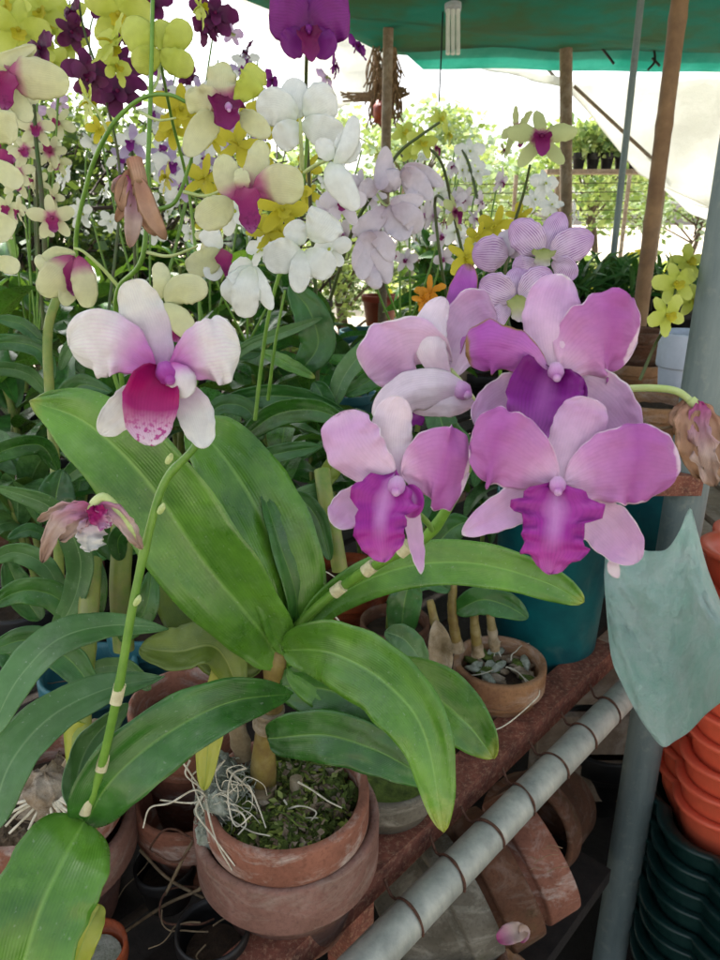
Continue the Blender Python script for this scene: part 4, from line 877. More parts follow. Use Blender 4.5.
for pts, hw, mt, kw in [
    ([(332, 408, .95), (345, 375, .94), (368, 348, .93), (402, 325, .92)], 11, 'leafg', dict(twist=.3)), ([(240, 440, .92), (275, 415, .9), (315, 410, .88), (350, 424, .87)], 13, 'leaf', dict(twist=-.2)),
    ([(222, 402, .95), (262, 396, .93), (300, 398, .92), (345, 412, .9)], 12, 'leafd', dict(twist=-.2)), ([(262, 352, 1.0), (285, 362, .98), (315, 378, .97)], 7, 'leafb', {}),
    ([(300, 372, 1.0), (318, 345, .99), (310, 312, .98), (290, 285, .98)], 19, 'leafd', dict(twist=.2)), ([(338, 430, .95), (322, 395, .94), (314, 382, .94)], 10, 'leafd', {}),
    ([(245, 462, .9), (285, 452, .88), (320, 446, .87)], 9, 'leafd', {}), ([(322, 488, .85), (335, 465, .84), (355, 455, .83)], 10, 'leafo', {}),
    ([(230, 362, 1.02), (250, 345, 1.0), (290, 330, .98), (322, 318, .96)], 6, 'leafg', {}), ([(212, 330, 1.05), (238, 350, 1.03), (262, 352, 1.02)], 9, 'leafd', {}),
    ([(262, 440, .93), (248, 410, .92), (222, 405, .92), (200, 425, .92)], 10, 'leafd', {}), ([(330, 560, .78), (318, 520, .77), (300, 500, .76), (278, 504, .75)], 10, 'leafd', {}),
    ([(335, 500, .8), (318, 492, .8), (296, 500, .79), (282, 520, .79)], 9, 'leafg', {}), ([(345, 395, .95), (375, 378, .94), (398, 372, .93)], 10, 'leafd', {}),
    ([(470, 445, .9), (445, 430, .9), (438, 400, .9), (440, 380, .9)], 15, 'leafd', {}), ([(360, 440, .9), (380, 425, .9), (400, 430, .88)], 9, 'leafd', {}), ([(425, 560, .8), (450, 530, .79), (470, 520, .78)], 14, 'leafd', {})]:
    leaf(g2, pts, hw, mt, **kw)
m = MB(); tube(m, L3([(340, 570, .8), (333, 530, .79), (326, 500, .79), (322, 470, .8)]), .009, n=12); m.build('cane', M['cane'], g2)
g3 = lplant(on(470, 640), 'orchid with papery brown canes in the bark-filled pot by the teal tub')
for pts in ([(458, 650, .93), (452, 610, .91), (455, 570, .9)], [(478, 655, .94), (474, 610, .92), (480, 575, .91)], [(495, 650, .95), (488, 600, .93)], [(440, 672, .86), (438, 640, .85), (430, 600, .85)]):
    m = MB(); tube(m, L3(pts), lambda t: .0075-.003*t, n=12, wob=.3, N=16); m.build('cane', M['caneb'], g3)
    m = MB(); tube(m, L3([pts[0], tuple((a+b)/2 for a, b in zip(pts[0], pts[1]))]), lambda t: .0088-.003*t, n=12, wob=.4, N=10); m.build('papery_sheath', M['sheath'], g3)
for pts, hw, mt in (([(455, 612, .91), (480, 600, .89), (505, 605, .88), (528, 618, .87)], 15, 'leafd'), ([(400, 640, .87), (405, 600, .86), (412, 575, .86)], 17, 'leafd'), ([(425, 665, .83), (405, 640, .83), (385, 632, .83)], 14, 'leafg'), ([(450, 590, .9), (425, 580, .9), (395, 600, .89)], 10, 'leafd')):
    leaf(g3, pts, hw, mt)
roots(g3, CR_c, CR_r*.7, BZ+.085, 6, 55, 'root', .0009, .05)
rt(g3, [(452, 712, .9), (470, 728, .89), (500, 728, .885), (535, 700, .9), (540, 690, .91)], .0011)
rt(g3, [(300, 585, .8), (322, 572, .79), (335, 577, .78)]); rt(g3, [(330, 610, .8), (345, 630, .79), (352, 650, .78)])
m = MB(); blade(m, L3([(436, 688, .84), (440, 650, .84), (436, 620, .84)]), S(13, .84), (.4, .6), fold=.7, rip=.3); m.build('papery_sheath', M['sheath'], g3, solid=.0006)
# ================================================================== FLOWERING PLANTS (upper left and middle)
def fplant(px, py, label, z=BZ+.12): return thing('orchid_plant', on(px, py, z), label, 'orchid')
A_ = fplant(130, 470, 'orchid bearing cream flowers with magenta lips on branching green stems')
spike(A_, [(128, 420, .72), (100, 330, .68), (76, 255, .64), (88, 180, .60), (108, 132, .57), (128, 108, .56), (148, 96, .55), (170, 95, .54), (186, 102, .54)], 2.8)
spike(A_, [(108, 132, .57), (98, 112, .56), (82, 94, .55)], 1.8, 'spikep', 'pedicel'); spike(A_, [(140, 112, .56), (158, 120, .55), (176, 118, .55)], 1.6, 'spikep', 'pedicel')
spike(A_, [(130, 460, .74), (118, 340, .66), (118, 290, .62), (143, 256, .58), (148, 160, .57), (151, 80, .57), (153, -20, .58)], 3.2)
spike(A_, [(118, 286, .62), (102, 268, .61), (84, 252, .60), (74, 248, .6)], 2.2, 'spikep', 'pedicel'); spike(A_, [(146, 252, .58), (170, 256, .57), (198, 246, .56)], 2, 'spikep', 'pedicel')
spike(A_, [(156, 210, .57), (175, 202, .56), (188, 170, .55), (193, 152, .54)], 2.4)
spike(A_, [(184, 192, .55), (205, 196, .54), (222, 190, .53)], 2, 'spikep', 'pedicel')
d = .50
def fl(plant, cx, cy, d, *a, **k): return flower(plant, cx, cy, d, *a, **k)
fl(A_, 12, 80, .44, [('petal', 'cream', [(8, 78, 0), (30, 78, -4), (70, 84, 0)], 19, (.6, .5), dict(cup=-.2)), ('petal', 'creamp', [(8, 74, 0), (-6, 66, -2), (36, 46, 2)], 7, (.5, .5), dict(cup=.2)),
    ('petal', 'cream', [(10, 78, 2), (15, 60, 2), (36, 46, 4)], 8, (.5, .5), {}), ('sepal', 'creamp', [(12, 84, 3), (20, 105, 2), (30, 122, 4)], 10, (.6, .5), {}), ('sepal', 'creamp', [(6, 84, 3), (-8, 100, 2), (-14, 110, 4)], 12, (.6, .5), {}),
    ('lip', 'clip', [(8, 70, -2), (6, 90, -6), (4, 112, -4)], 11, (.4, .4), dict(cup=.5))], colmat='clip', cr=6)
fl(A_, -5, 145, .44, [('petal', 'creamp', [(-14, 135, 0), (5, 128, -2), (18, 130, 0)], 16, (.62, .42), {}), ('petal', 'creamp', [(-14, 160, 0), (4, 172, -2), (22, 186, 0)], 11, (.7, .4), {}), ('sepal', 'creamp', [(-10, 130, 0), (0, 118, 0), (4, 112, 0)], 8, (.7, .4), {}), ('lip', 'clip', [(-5, 148, 0), (6, 158, 0), (16, 160, 0)], 7, (.4, .4), {})], colmat='clip', cr=5)
fl(A_, -6, 235, .44, [('petal', 'creamp', [(-14, 230, 0), (0, 228, -2), (12, 236, 0)], 15, (.62, .42), {}), ('petal', 'creamp', [(-10, 262, 0), (5, 264, 0), (20, 268, 0)], 9, (.7, .4), {})], colmat='creamp', cr=5)
fl(A_, 68, 262, .50, [('petal', 'cream', [(74, 256, 0), (60, 275, -4), (40, 294, 0)], 17, (.6, .48), dict(cup=-.3)), ('petal', 'cream', [(78, 256, -2), (84, 280, -6), (88, 308, 0)], 12, (.5, .4), dict(cup=-.3)),
    ('sepal', 'creamp', [(76, 254, 2), (56, 255, 0), (46, 264, -2), (36, 256, 0)], 9, (.5, .4), dict(cup=-.3)), ('sepal', 'cream', [(76, 258, 2), (70, 285, 4), (64, 306, 2)], 10, (.5, .5), {}), ('lip', 'clip', [(72, 258, -2), (70, 278, -3), (74, 296, 0)], 7, (.4, .5), dict(cup=.4))], colmat='creamp', cr=6)
fl(A_, 172, 298, .50, [('petal', 'creamp', [(156, 300, 0), (162, 282, -4), (158, 262, 0)], 9, (.5, .35), dict(cup=-.2)), ('petal', 'creamp', [(165, 302, 0), (182, 290, -3), (208, 288, 0)], 15, (.62, .45), dict(cup=-.2)),
    ('sepal', 'creamp', [(160, 305, 0), (140, 296, -3), (124, 284, 0)], 11, (.6, .4), dict(cup=-.2)), ('sepal', 'creamp', [(162, 304, -2), (178, 318, -4), (190, 336, 0)], 12, (.6, .4), dict(cup=-.2)), ('sepal', 'creamp', [(156, 304, 0), (144, 316, 0), (134, 334, 0)], 14, (.6, .4), {}), ('lip', 'clip', [(166, 318, 6), (172, 332, 6), (178, 342, 6)], 8, (.5, .4), {})], colmat='creamp', cr=6)
fl(A_, 228, 100, .50, [('sepal', 'cream', [(228, 104, 2), (222, 84, 0), (222, 62, 2)], 15, (.6, .48), dict(rip=.2)), ('petal', 'cream', [(222, 106, 0), (208, 100, -3), (186, 104, 0)], 14, (.7, .4), dict(rip=.3, ragged=.2)), ('petal', 'lime', [(234, 102, 0), (250, 84, -3), (258, 66, 0)], 13, (.7, .4), dict(rip=.3, ragged=.15)),
    ('sepal', 'creamp', [(218, 116, 2), (204, 128, 0), (186, 156, 2)], 14, (.5, .5), {}), ('sepal', 'creamp', [(240, 112, 2), (254, 124, 0), (270, 136, 2)], 11, (.5, .5), {}),
    ('petal', 'purple', [(238, 96, 4), (250, 82, 4), (262, 74, 6)], 9, (.6, .4), {}), ('lip', 'mlip', [(228, 96, -3), (226, 112, -6), (230, 130, -4)], 19, (.4, .35), dict(cup=.5, rip=.2))], col=((228, 104), (229, 110)), cr=4)
fl(A_, 244, 196, .47, [('sepal', 'cream', [(244, 198, 2), (256, 168, 0), (262, 140, 2)], 12, (.6, .48), dict(rip=.15)), ('sepal', 'cream', [(238, 200, 2), (228, 180, 2), (224, 154, 2)], 14, (.6, .48), dict()),
    ('petal', 'cream', [(252, 192, 0), (276, 184, -4), (304, 188, 0)], 19, (.7, .4), dict(cup=-.2)), ('sepal', 'creamp', [(232, 200, 2), (216, 212, 0), (196, 222, 2)], 16, (.6, .5), {}),
    ('petal', 'cream', [(242, 194, 0), (242, 180, -4), (240, 168, -2)], 8, (.6, .5), {}), ('lip', 'clip', [(244, 186, -4), (248, 206, -8), (252, 234, -6)], 15, (.4, .4), dict(cup=.4, rip=.2))], colmat='clip', cr=8)
# hanging withered tan bloom
Wt = P(138, 180, .52); m = MB(); tube(m, L3([(134, 160, .52), (138, 175, .52), (140, 186, .52)]), .006, n=8); wo = m.build('withered_flower', M['wilt'], A_, o_=Wt)
for pts, hw in (([(132, 172), (126, 200), (116, 222)], 6), ([(136, 175), (134, 215), (130, 248)], 9), ([(138, 178), (150, 212), (166, 240)], 9), ([(128, 176), (118, 185), (112, 192)], 6), ([(140, 185), (146, 220), (156, 236)], 6), ([(134, 170), (122, 190), (122, 212)], 7)):
    m = MB(); blade(m, [P(x, y, .52+rnd.uniform(-.006, .004)) for x, y in pts], S(hw, .52), (.4, .5), fold=.6, rip=.4, ripf=3); m.build('petal', M[rnd.choice(['wilt', 'wilt', 'wiltp'])], wo, o_=Wt, solid=.0006)
# lime orchid, top
B_ = fplant(190, 430, 'orchid crowned with lime green flowers near the top of the picture')
spike(B_, [(190, 430, .95), (200, 330, .9), (190, 200, .85), (172, 120, .75), (160, 60, .62)], 2)
spike(B_, [(158, 54, .6), (159, 75, .58), (152, 92, .57)], 2, 'spikep', 'pedicel')
fl(B_, 160, 48, .58, [('petal', 'lime', [(156, 48, 0), (142, 38, -3), (126, 18, 0)], 17, (.62, .45), dict(cup=-.2)), ('petal', 'lime', [(164, 48, 0), (176, 38, -2), (188, 22, 0)], 13, (.7, .4), dict(cup=-.2)),
    ('sepal', 'lime', [(160, 50, 0), (162, 38, 0), (164, 20, 0)], 11, (.6, .4), {}), ('sepal', 'lime', [(160, 52, -2), (145, 60, -4), (132, 64, 0)], 13, (.5, .42), dict(cup=-.2)), ('sepal', 'lime', [(160, 52, -2), (176, 62, -4), (194, 68, 0)], 13, (.5, .4), dict(cup=-.2))], colmat='lime', cr=5)
for (k, x, y, dd, w_, ya, pi_, ro) in [('limef', 112, 42, .75, 62, 140, 20, 20), ('limef', 118, 14, .8, 66, 20, 30, 0), ('limef', 116, 66, .8, 40, 60, 0, 0), ('limef', 88, 102, .62, 46, 120, -10, 10), ('limef', 18, 30, .9, 60, 30, 20, 0), ('limef', 40, 12, .95, 56, 0, 10, 30), ('limef', 6, 8, .9, 50, 0, 10, 60),
        ('limef', 30, 52, .95, 44, 20, 0, 200), ('lime', 200, 6, .75, 44, 100, -20, 0), ('limey', 262, 112, .7, 52, 150, 10, 20), ('limey', 282, 210, .6, 56, 20, 0, 0), ('limey', 268, 232, .62, 46, 160, 20, 50), ('limey', 238, 144, .7, 50, 170, 0, 90), ('limey', 180, 110, .9, 56, 30, 10, 0),
        ('limey', 172, 130, .95, 40, 0, 0, 40), ('limey', 205, 178, .8, 48, 160, 0, 20), ('limey', 100, 130, .8, 30, 30, 10, 20), ('limey', 300, 190, .65, 40, 60, 0, 0), ('limey', 212, 130, .8, 40, 10, 0, 80)]:
    put_flower(B_, k, x, y, dd, w_, ya, pi_, ro)
# dark purple orchid
D_ = fplant(90, 420, 'orchid with dark maroon-purple flowers behind the lime ones at top left')
for (x, y, dd, w_, ya, pi_, ro, k) in [(90, 72, .85, 52, 30, 0, 20, 'purpled'), (72, 12, .95, 34, -40, 0, 0, 'purpled'), (72, 32, .95, 36, 20, 30, 60, 'purpled'), (40, 48, .85, 44, -30, 0, 0, 'purpled'), (118, 92, .95, 52, 10, 0, 30, 'purpled'), (130, 76, 1.0, 40, 0, 0, 90, 'purpled'), (215, 14, .95, 50, 20, 0, 0, 'purpled'), (205, 26, .95, 40, 60, 0, 40, 'purpled'), (150, 2, 1.0, 44, 0, 0, 0, 'purpled'), (104, 2, 1.0, 36, 0, 0, 70, 'purpled'), (88, 80, .84, 40, 0, 30, 120, 'purpled')]:
    put_flower(D_, k, x, y, dd, w_, ya, pi_, ro)
spike(D_, [(90, 420, 1.0), (110, 300, 1.0), (120, 180, 1.0), (104, 92, .95), (84, 30, .95), (76, -20, .96)], 1.8, 'spiked')
# big round purple bloom
E_ = fplant(312, 400, 'orchid carrying the large round purple bloom at top centre')
spike(E_, [(318, 400, 1.1), (316, 300, 1.0), (309, 180, .9), (306, 100, .82), (307, 40, .76)], 2.4, 'spiked')
fl(E_, 309, 22, .70, [('sepal', 'purple', [(309, 26, 4), (309, 8, 3), (309, -22, 4)], 17, (.6, .48), {}), ('sepal', 'purple', [(304, 28, 4), (294, 42, 3), (284, 52, 4)], 14, (.6, .48), {}), ('sepal', 'purple', [(314, 28, 4), (322, 42, 3), (334, 54, 4)], 14, (.6, .48), {}),
    ('petal', 'purple', [(309, 24, 0), (292, 16, -2), (269, 14, 0)], 24, (.55, .28), dict(cup=-.08)), ('petal', 'purple', [(309, 24, 0), (328, 16, -2), (350, 14, 0)], 24, (.55, .28), dict(cup=-.08)), ('lip', 'mlip', [(309, 24, -4), (310, 42, -8), (312, 62, -8)], 13, (.3, .35), dict(cup=.5))], col=((309, 26), (309, 32)), colmat='purple', cr=4)
for (k, x, y, dd, w_, ya, pi_, ro) in [('purple', 358, 46, .95, 32, 60, -20, 0), ('purple', 335, 66, .95, 26, 80, 0, 0), ('stripe', 326, 78, .95, 26, 60, -20, 0), ('stripe', 232, 34, 1.2, 24, 30, 0, 0), ('purple', 272, 80, 1.0, 24, 60, 0, 0)]:
    put_flower(E_, k, x, y, dd, w_, ya, pi_, ro)
# whites
F_ = fplant(262, 440, 'orchid with large pure white flowers hanging right of the cream ones')
spike(F_, [(255, 420, .85), (262, 360, .82), (272, 300, .78), (300, 200, .72), (308, 130, .68), (312, 100, .66)], 2.4)
spike(F_, [(268, 400, .9), (275, 345, .86), (285, 290, .83)], 2); spike(F_, [(305, 172, .62), (318, 164, .6), (334, 158, .58)], 2.4, 'spikep', 'pedicel'); spike(F_, [(302, 170, .62), (301, 140, .6), (300, 118, .59)], 2.4, 'spikep', 'pedicel')
fl(F_, 302, 112, .60, [('sepal', 'white', [(300, 118, 2), (296, 100, 0), (292, 78, 2)], 15, (.6, .48), {}), ('petal', 'white', [(298, 118, 0), (278, 108, -3), (256, 108, 0)], 18, (.62, .42), dict(cup=-.2)), ('petal', 'white', [(304, 116, 0), (320, 104, -3), (336, 96, 0)], 19, (.62, .42), dict(cup=-.2)),
    ('sepal', 'white', [(302, 122, -2), (320, 130, -4), (344, 136, 0)], 15, (.6, .4), {}), ('sepal', 'white', [(298, 122, -2), (288, 134, -4), (276, 144, 0)], 14, (.6, .4), {})], colmat='white', cr=6)
fl(F_, 338, 165, .57, [('sepal', 'white', [(334, 166, 0), (348, 145, -3), (355, 116, 0)], 9, (.6, .4), dict(cup=-.3)), ('petal', 'white', [(330, 162, 0), (338, 180, -5), (357, 210, 0)], 14, (.5, .5), dict(cup=-.4)), ('petal', 'white', [(338, 160, 2), (346, 150, 2), (350, 132, 2)], 14, (.6, .4), {}), ('sepal', 'white', [(332, 160, 0), (325, 148, 0), (326, 138, 0)], 10, (.5, .4), {})], colmat='white', cr=6)
fl(F_, 312, 236, .58, [('petal', 'white', [(310, 240, 0), (322, 226, -3), (330, 214, 0)], 20, (.6, .3), {}), ('sepal', 'white', [(306, 250, 0), (318, 262, -3), (334, 272, 0)], 15, (.6, .4), {}), ('sepal', 'white', [(302, 250, 0), (300, 270, -3), (298, 293, 0)], 11, (.6, .48), {}), ('petal', 'white', [(300, 248, 0), (288, 254, -3), (264, 262, 0)], 17, (.6, .4), {}), ('sepal', 'white', [(304, 244, 2), (296, 232, 2), (290, 222, 2)], 12, (.6, .4), {})], colmat='white', cr=5)
fl(F_, 240, 285, .53, [('petal', 'white', [(250, 266, 0), (238, 288, -4), (222, 296, 0)], 16, (.5, .42), dict(cup=-.3)), ('petal', 'white', [(252, 266, -3), (246, 292, -8), (245, 318, 0)], 14, (.5, .35), dict(cup=-.3)), ('sepal', 'white', [(254, 266, 0), (262, 288, -3), (272, 310, 0)], 8, (.5, .5), dict(cup=-.3)), ('sepal', 'white', [(252, 262, 2), (242, 268, 0), (232, 282, 0)], 10, (.5, .4), {})], colmat='white', cr=6)
fl(F_, 214, 262, .54, [('petal', 'creamp', [(220, 250, 0), (206, 262, -3), (186, 268, 0)], 13, (.5, .4), {}), ('petal', 'white', [(222, 248, 0), (212, 238, 0), (206, 228, 0)], 11, (.6, .3), {}), ('lip', 'clip', [(222, 248, -3), (226, 264, -5), (236, 284, -3)], 9, (.5, .4), dict(cup=.4)), ('sepal', 'white', [(216, 256, 0), (214, 268, 0), (210, 280, 0)], 10, (.5, .4), {})], colmat='creamp', cr=5)
for (k, x, y, dd, w_, ya, pi_, ro) in [('white', 234, 212, .75, 50, 20, 0, 20), ('white', 330, 250, .75, 44, -20, 0, 0), ('white', 262, 250, .8, 40, 150, 0, 0), ('white', 216, 212, .85, 30, 0, 0, 60), ('creamm', 210, 240, .7, 30, 30, 0, 0)]:
    put_flower(F_, k, x, y, dd, w_, ya, pi_, ro)
G_ = fplant(380, 420, 'orchid with faintly lilac white blossoms drooping above the brick-red pot')
spike(G_, [(330, 300, 1.05), (352, 232, .95), (375, 190, .9), (398, 154, .88), (420, 136, .86), (440, 122, .85)], 2.2, 'spiked'); spike(G_, [(374, 190, .9), (384, 204, .88), (392, 206, .87)], 1.6, 'spikep', 'pedicel')
spike(G_, [(335, 262, .9), (350, 262, .88), (362, 268, .86)], 1.6, 'spikep', 'pedicel')
for (cx, cy, ps) in [(388, 180, [([(380, 190), (384, 168), (386, 146)], 10), ([(380, 188), (392, 180), (404, 176)], 12), ([(378, 190), (368, 188), (360, 184)], 10)]), (424, 176, [([(402, 168), (416, 182), (432, 200)], 12), ([(404, 166), (424, 174), (444, 186)], 9), ([(404, 170), (410, 186), (414, 198)], 8)]),
        (402, 216, [([(390, 204), (404, 204), (424, 198)], 10), ([(388, 206), (398, 222), (406, 240)], 17), ([(386, 208), (370, 224), (352, 232)], 12), ([(392, 206), (412, 218), (416, 234)], 12)]), (376, 258, [([(372, 232), (366, 250), (362, 280)], 13), ([(376, 232), (380, 254), (388, 284)], 13), ([(370, 234), (384, 244), (392, 262)], 10), ([(368, 262), (372, 276), (380, 288)], 9), ([(372, 230), (360, 252), (356, 272)], 8)])]:
    fl(G_, cx, cy, .86, [('petal', 'whitel', [(x, y, rnd.uniform(-12, 4)) for x, y in pts], hw*.92, (.5, .55), dict(cup=rnd.uniform(-.5, .1), rip=.1)) for pts, hw in ps], colmat='whitel', cr=4)
for (k, x, y, dd, w_, ya, pi_, ro) in [('whitem', 342, 204, .8, 48, 0, 0, 0), ('whitel', 362, 185, .9, 34, 40, 0, 0), ('whitel', 325, 212, .9, 34, 0, 0, 30), ('whitel', 396, 176, .95, 30, 60, 0, 0), ('whitel', 372, 196, .95, 30, 0, 0, 50)]:
    put_flower(G_, k, x, y, dd, w_, ya, pi_, ro)
for (label, col, fls, stem) in [
    ('orchid with small lime green flowers at centre behind the white blossoms', 'lime', [(422, 142, 1.1, 34, 20, 0, 0), (404, 132, 1.15, 26, 0, 0, 40), (378, 154, 1.1, 20, 100, 0, 0), (448, 134, 1.1, 26, 60, 0, 0), (410, 152, 1.15, 24, 160, 0, 0), (440, 118, 1.15, 22, 20, 0, 30)], [(480, 330, 1.3), (455, 220, 1.2), (440, 160, 1.12), (410, 140, 1.1)]),
    ('orchid with dark-lipped green flowers in the centre distance', 'gpet', [(436, 148, 1.2, 26, 60, 0, 0), (455, 212, 1.1, 40, 50, 0, 0), (444, 222, 1.15, 22, 100, 0, 0)], [(452, 320, 1.3), (442, 270, 1.2), (435, 200, 1.15), (450, 205, 1.1)]),
    ('orchid with pale white flowers behind the striped lilac ones', 'white', [(470, 152, 1.4, 32, 0, 0, 0), (478, 172, 1.4, 26, 0, 0, 50), (462, 170, 1.4, 26, 60, 0, 0), (545, 184, 1.3, 34, 20, 0, 0), (552, 205, 1.3, 26, 0, 0, 60), (535, 200, 1.3, 26, 0, 0, 20), (455, 232, 1.3, 34, 30, 0, 0), (575, 212, 1.3, 26, 80, 0, 0)], [(510, 330, 1.5), (485, 230, 1.42), (470, 168, 1.4), (462, 150, 1.4)]),
    ('orchid with two-tone green and magenta star flower against the bright yard', 'gpet', [(541, 138, .85, 70, -5, -5, 0), (516, 130, .9, 48, 120, 0, 0), (504, 150, .92, 18, 60, 0, 0)], [(500, 330, 1.0), (508, 250, .95), (524, 192, .9), (530, 165, .87)]),
    ('orchid with yellow petals peeping out beside the striped lilac flowers', 'limey', [(495, 226, .9, 42, 150, 0, 20), (466, 258, .85, 44, 20, 0, 60), (520, 216, .95, 30, 150, 0, 70), (478, 236, .9, 30, 150, 0, 20)], [(490, 340, 1.0), (488, 290, .95), (494, 240, .92)]),
    ('orchid with a single small orange bloom left of the lilac flowers', 'orange', [(430, 292, .8, 36, 150, 10, 0), (424, 300, .8, 26, 20, 0, 160)], [(440, 370, .9), (436, 330, .85), (430, 296, .81)]),
    ('orchid with fresh pale lime flowers beside the steel post', 'limef', [(676, 283, .95, 46, 0, 0, 10), (667, 315, .9, 44, 10, 10, 40), (688, 262, 1.0, 36, 0, 0, 70), (694, 300, 1.0, 36, 0, 0, 0), (672, 266, 1.0, 34, 60, 0, 0)], [(640, 380, 1.0), (655, 345, .98), (668, 320, .93), (680, 270, .97)])]:
    c0 = P(*stem[0]); t = thing('orchid_plant', c0, label, 'orchid'); spike(t, stem, 2, 'spiked')
    for (x, y, dd, w_, ya, pi_, ro) in fls: put_flower(t, col, x, y, dd, w_, ya, pi_, ro)
# striped lilac trio
H_ = thing('orchid_plant', P(500, 420, .8), 'orchid with lilac flowers striped by darker veins above the pink ones', 'orchid')
spike(H_, [(505, 430, .75), (500, 350, .68), (515, 300, .62), (530, 260, .6)], 2.2)
dk = .56
fl(H_, 543, 248, dk, [('sepal', 'stripe', [(545, 254, 2), (552, 236, 0), (562, 212, 2)], 13, (.6, .48), {}), ('petal', 'stripe', [(542, 254, 0), (528, 238, -3), (512, 222, 0)], 17, (.6, .55), dict(cup=-.1)), ('petal', 'stripe', [(550, 256, 0), (570, 246, -3), (594, 236, 0)], 17, (.6, .55), dict(cup=-.1)),
    ('sepal', 'stripe', [(552, 262, 2), (564, 268, 0), (570, 282, 2)], 12, (.6, .4), {}), ('sepal', 'stripe', [(538, 262, 2), (524, 268, 0), (512, 268, 2)], 13, (.6, .4), {}), ('lip', 'slip', [(544, 248, -3), (543, 258, -6), (541, 268, -4)], 12, (.4, .4), dict(cup=.4))], colmat='slip', cr=5)
fl(H_, 515, 298, .52, [('sepal', 'stripe', [(516, 296, 2), (518, 282, 0), (520, 268, 2)], 14, (.6, .48), {}), ('petal', 'stripe', [(514, 298, 0), (498, 290, -3), (480, 282, 0)], 16, (.6, .55), {}), ('petal', 'stripe', [(520, 298, 0), (536, 284, -3), (552, 272, 0)], 16, (.6, .55), {}),
    ('sepal', 'stripe', [(520, 302, 2), (530, 314, 0), (538, 324, 2)], 11, (.6, .4), {}), ('sepal', 'stripe', [(510, 302, 2), (500, 314, 0), (490, 326, 2)], 10, (.6, .4), {}), ('lip', 'slip', [(517, 294, -3), (518, 308, -6), (520, 322, -4)], 11, (.4, .4), dict(cup=.4))], colmat='limey', cr=5)
fl(H_, 492, 252, .58, [('petal', 'stripe', [(508, 256, 0), (494, 254, -3), (472, 254, 0)], 18, (.6, .5), dict(cup=-.2)), ('sepal', 'whitel', [(510, 256, 0), (508, 244, 0), (506, 230, 0)], 11, (.6, .4), {}), ('petal', 'whitel', [(512, 258, 2), (516, 248, 2), (518, 236, 2)], 12, (.6, .4), {})], colmat='stripe', cr=5)
# dense bank of further sprays
q = random.Random(77)
for (label, k, x0, x1, y0, y1, n, dd, w_) in [
    ('orchid with many small white star flowers massed behind the hanging withered bloom', 'white', 60, 215, 120, 240, 16, 1.5, 30), ('orchid with small cream star flowers massed at the left edge', 'cream', 0, 60, 95, 240, 13, 1.2, 32),
    ('orchid with little violet-lipped white stars at the top between purple and lime blooms', 'lilac', 150, 270, 60, 190, 14, 1.5, 28), ('orchid with lime stars clustered in the top left corner', 'lime', 0, 75, 0, 75, 12, 1.1, 40),
    ('orchid with maroon stars scattered along the top edge', 'purpled', 60, 240, 0, 110, 14, 1.3, 32), ('orchid with yellow-lime stars between the cream and white blooms', 'limey', 165, 330, 100, 250, 12, 1.1, 34),
    ('orchid with small white blooms behind the lilac-white drooping ones', 'white', 330, 470, 150, 250, 14, 1.6, 26), ('orchid with small blush blooms right of the white ones', 'whitem', 350, 470, 160, 270, 10, 1.5, 28),
    ('orchid with faint white blooms left of the striped lilac trio', 'whitem', 440, 500, 180, 270, 8, 1.4, 26)]:
    c0 = P((x0+x1)/2, 330, dd+.2); t = thing('orchid_plant', c0, label, 'orchid')
    for s_ in range(3):
        xs = x0+(x1-x0)*(s_+.5)/3; spike(t, [((x0+x1)/2, 345, dd+.2), (xs*.6+(x0+x1)*.2, (y1+300)/2, dd+.12), (xs, (y0+y1)/2, dd+.05), (xs+8, y0, dd+.02)], 1.3, 'spike')
        for i in range(n//3+1): put_flower(t, k, xs+q.uniform(-.22, .22)*(x1-x0), y0+(y1-y0)*(i+q.random())/(n//3+1), dd+q.uniform(-.05, .05), w_*q.uniform(.75, 1.15), q.uniform(-70, 70), q.uniform(-20, 25), q.uniform(-40, 40))
# small background flowers at left
for (label, k, fls) in [('orchid with small white and violet flowers in the gap left of the cream blooms', 'lilac', [(132, 142, 1.2, 40, 0, 0, 0), (120, 158, 1.25, 30, 0, 0, 40), (172, 164, 1.2, 40, 20, 0, 0), (180, 186, 1.2, 32, 0, 20, 60), (160, 150, 1.3, 28, 0, 0, 90), (205, 158, 1.2, 34, 0, 0, 30), (198, 90, 1.2, 30, 0, 0, 10), (240, 70, 1.3, 26, 0, 0, 60), (165, 90, 1.3, 28, 30, 0, 0)]),
        ('orchid with small cream flowers with magenta centres near the left edge', 'creamm', [(36, 128, 1.0, 38, 20, 0, 0), (24, 150, 1.0, 36, 0, 0, 30), (50, 152, 1.05, 34, 0, 0, 200), (52, 218, .95, 46, 20, 20, 10), (18, 172, 1.0, 34, 0, 0, 0), (22, 104, 1.0, 34, 0, 0, 70)]),
        ('orchid with slim lilac flowers far at the upper left', 'stripe', [(34, 112, 1.4, 26, 0, 0, 0), (60, 104, 1.4, 20, 0, 0, 30), (225, 130, 1.4, 26, 0, 0, 0), (260, 165, 1.4, 24, 20, 0, 0)])]:
    c0 = P(fls[0][0]+8, 330, fls[0][2]+.15); t = thing('orchid_plant', c0, label, 'orchid')
    spike(t, [(fls[0][0]+8, 330, fls[0][2]+.15), (fls[0][0]+2, 240, fls[0][2]+.08), (fls[0][0], fls[0][1], fls[0][2]+.01)], 2, 'spiked')
    for (x, y, dd, w_, ya, pi_, ro) in fls: put_flower(t, k, x, y, dd, w_, ya, pi_, ro)
    if k == 'creamm': spike(t, [(48, 300, 1.05), (42, 200, 1.0), (36, 140, 1.0), (34, 105, 1.0)], 3, 'spiked')
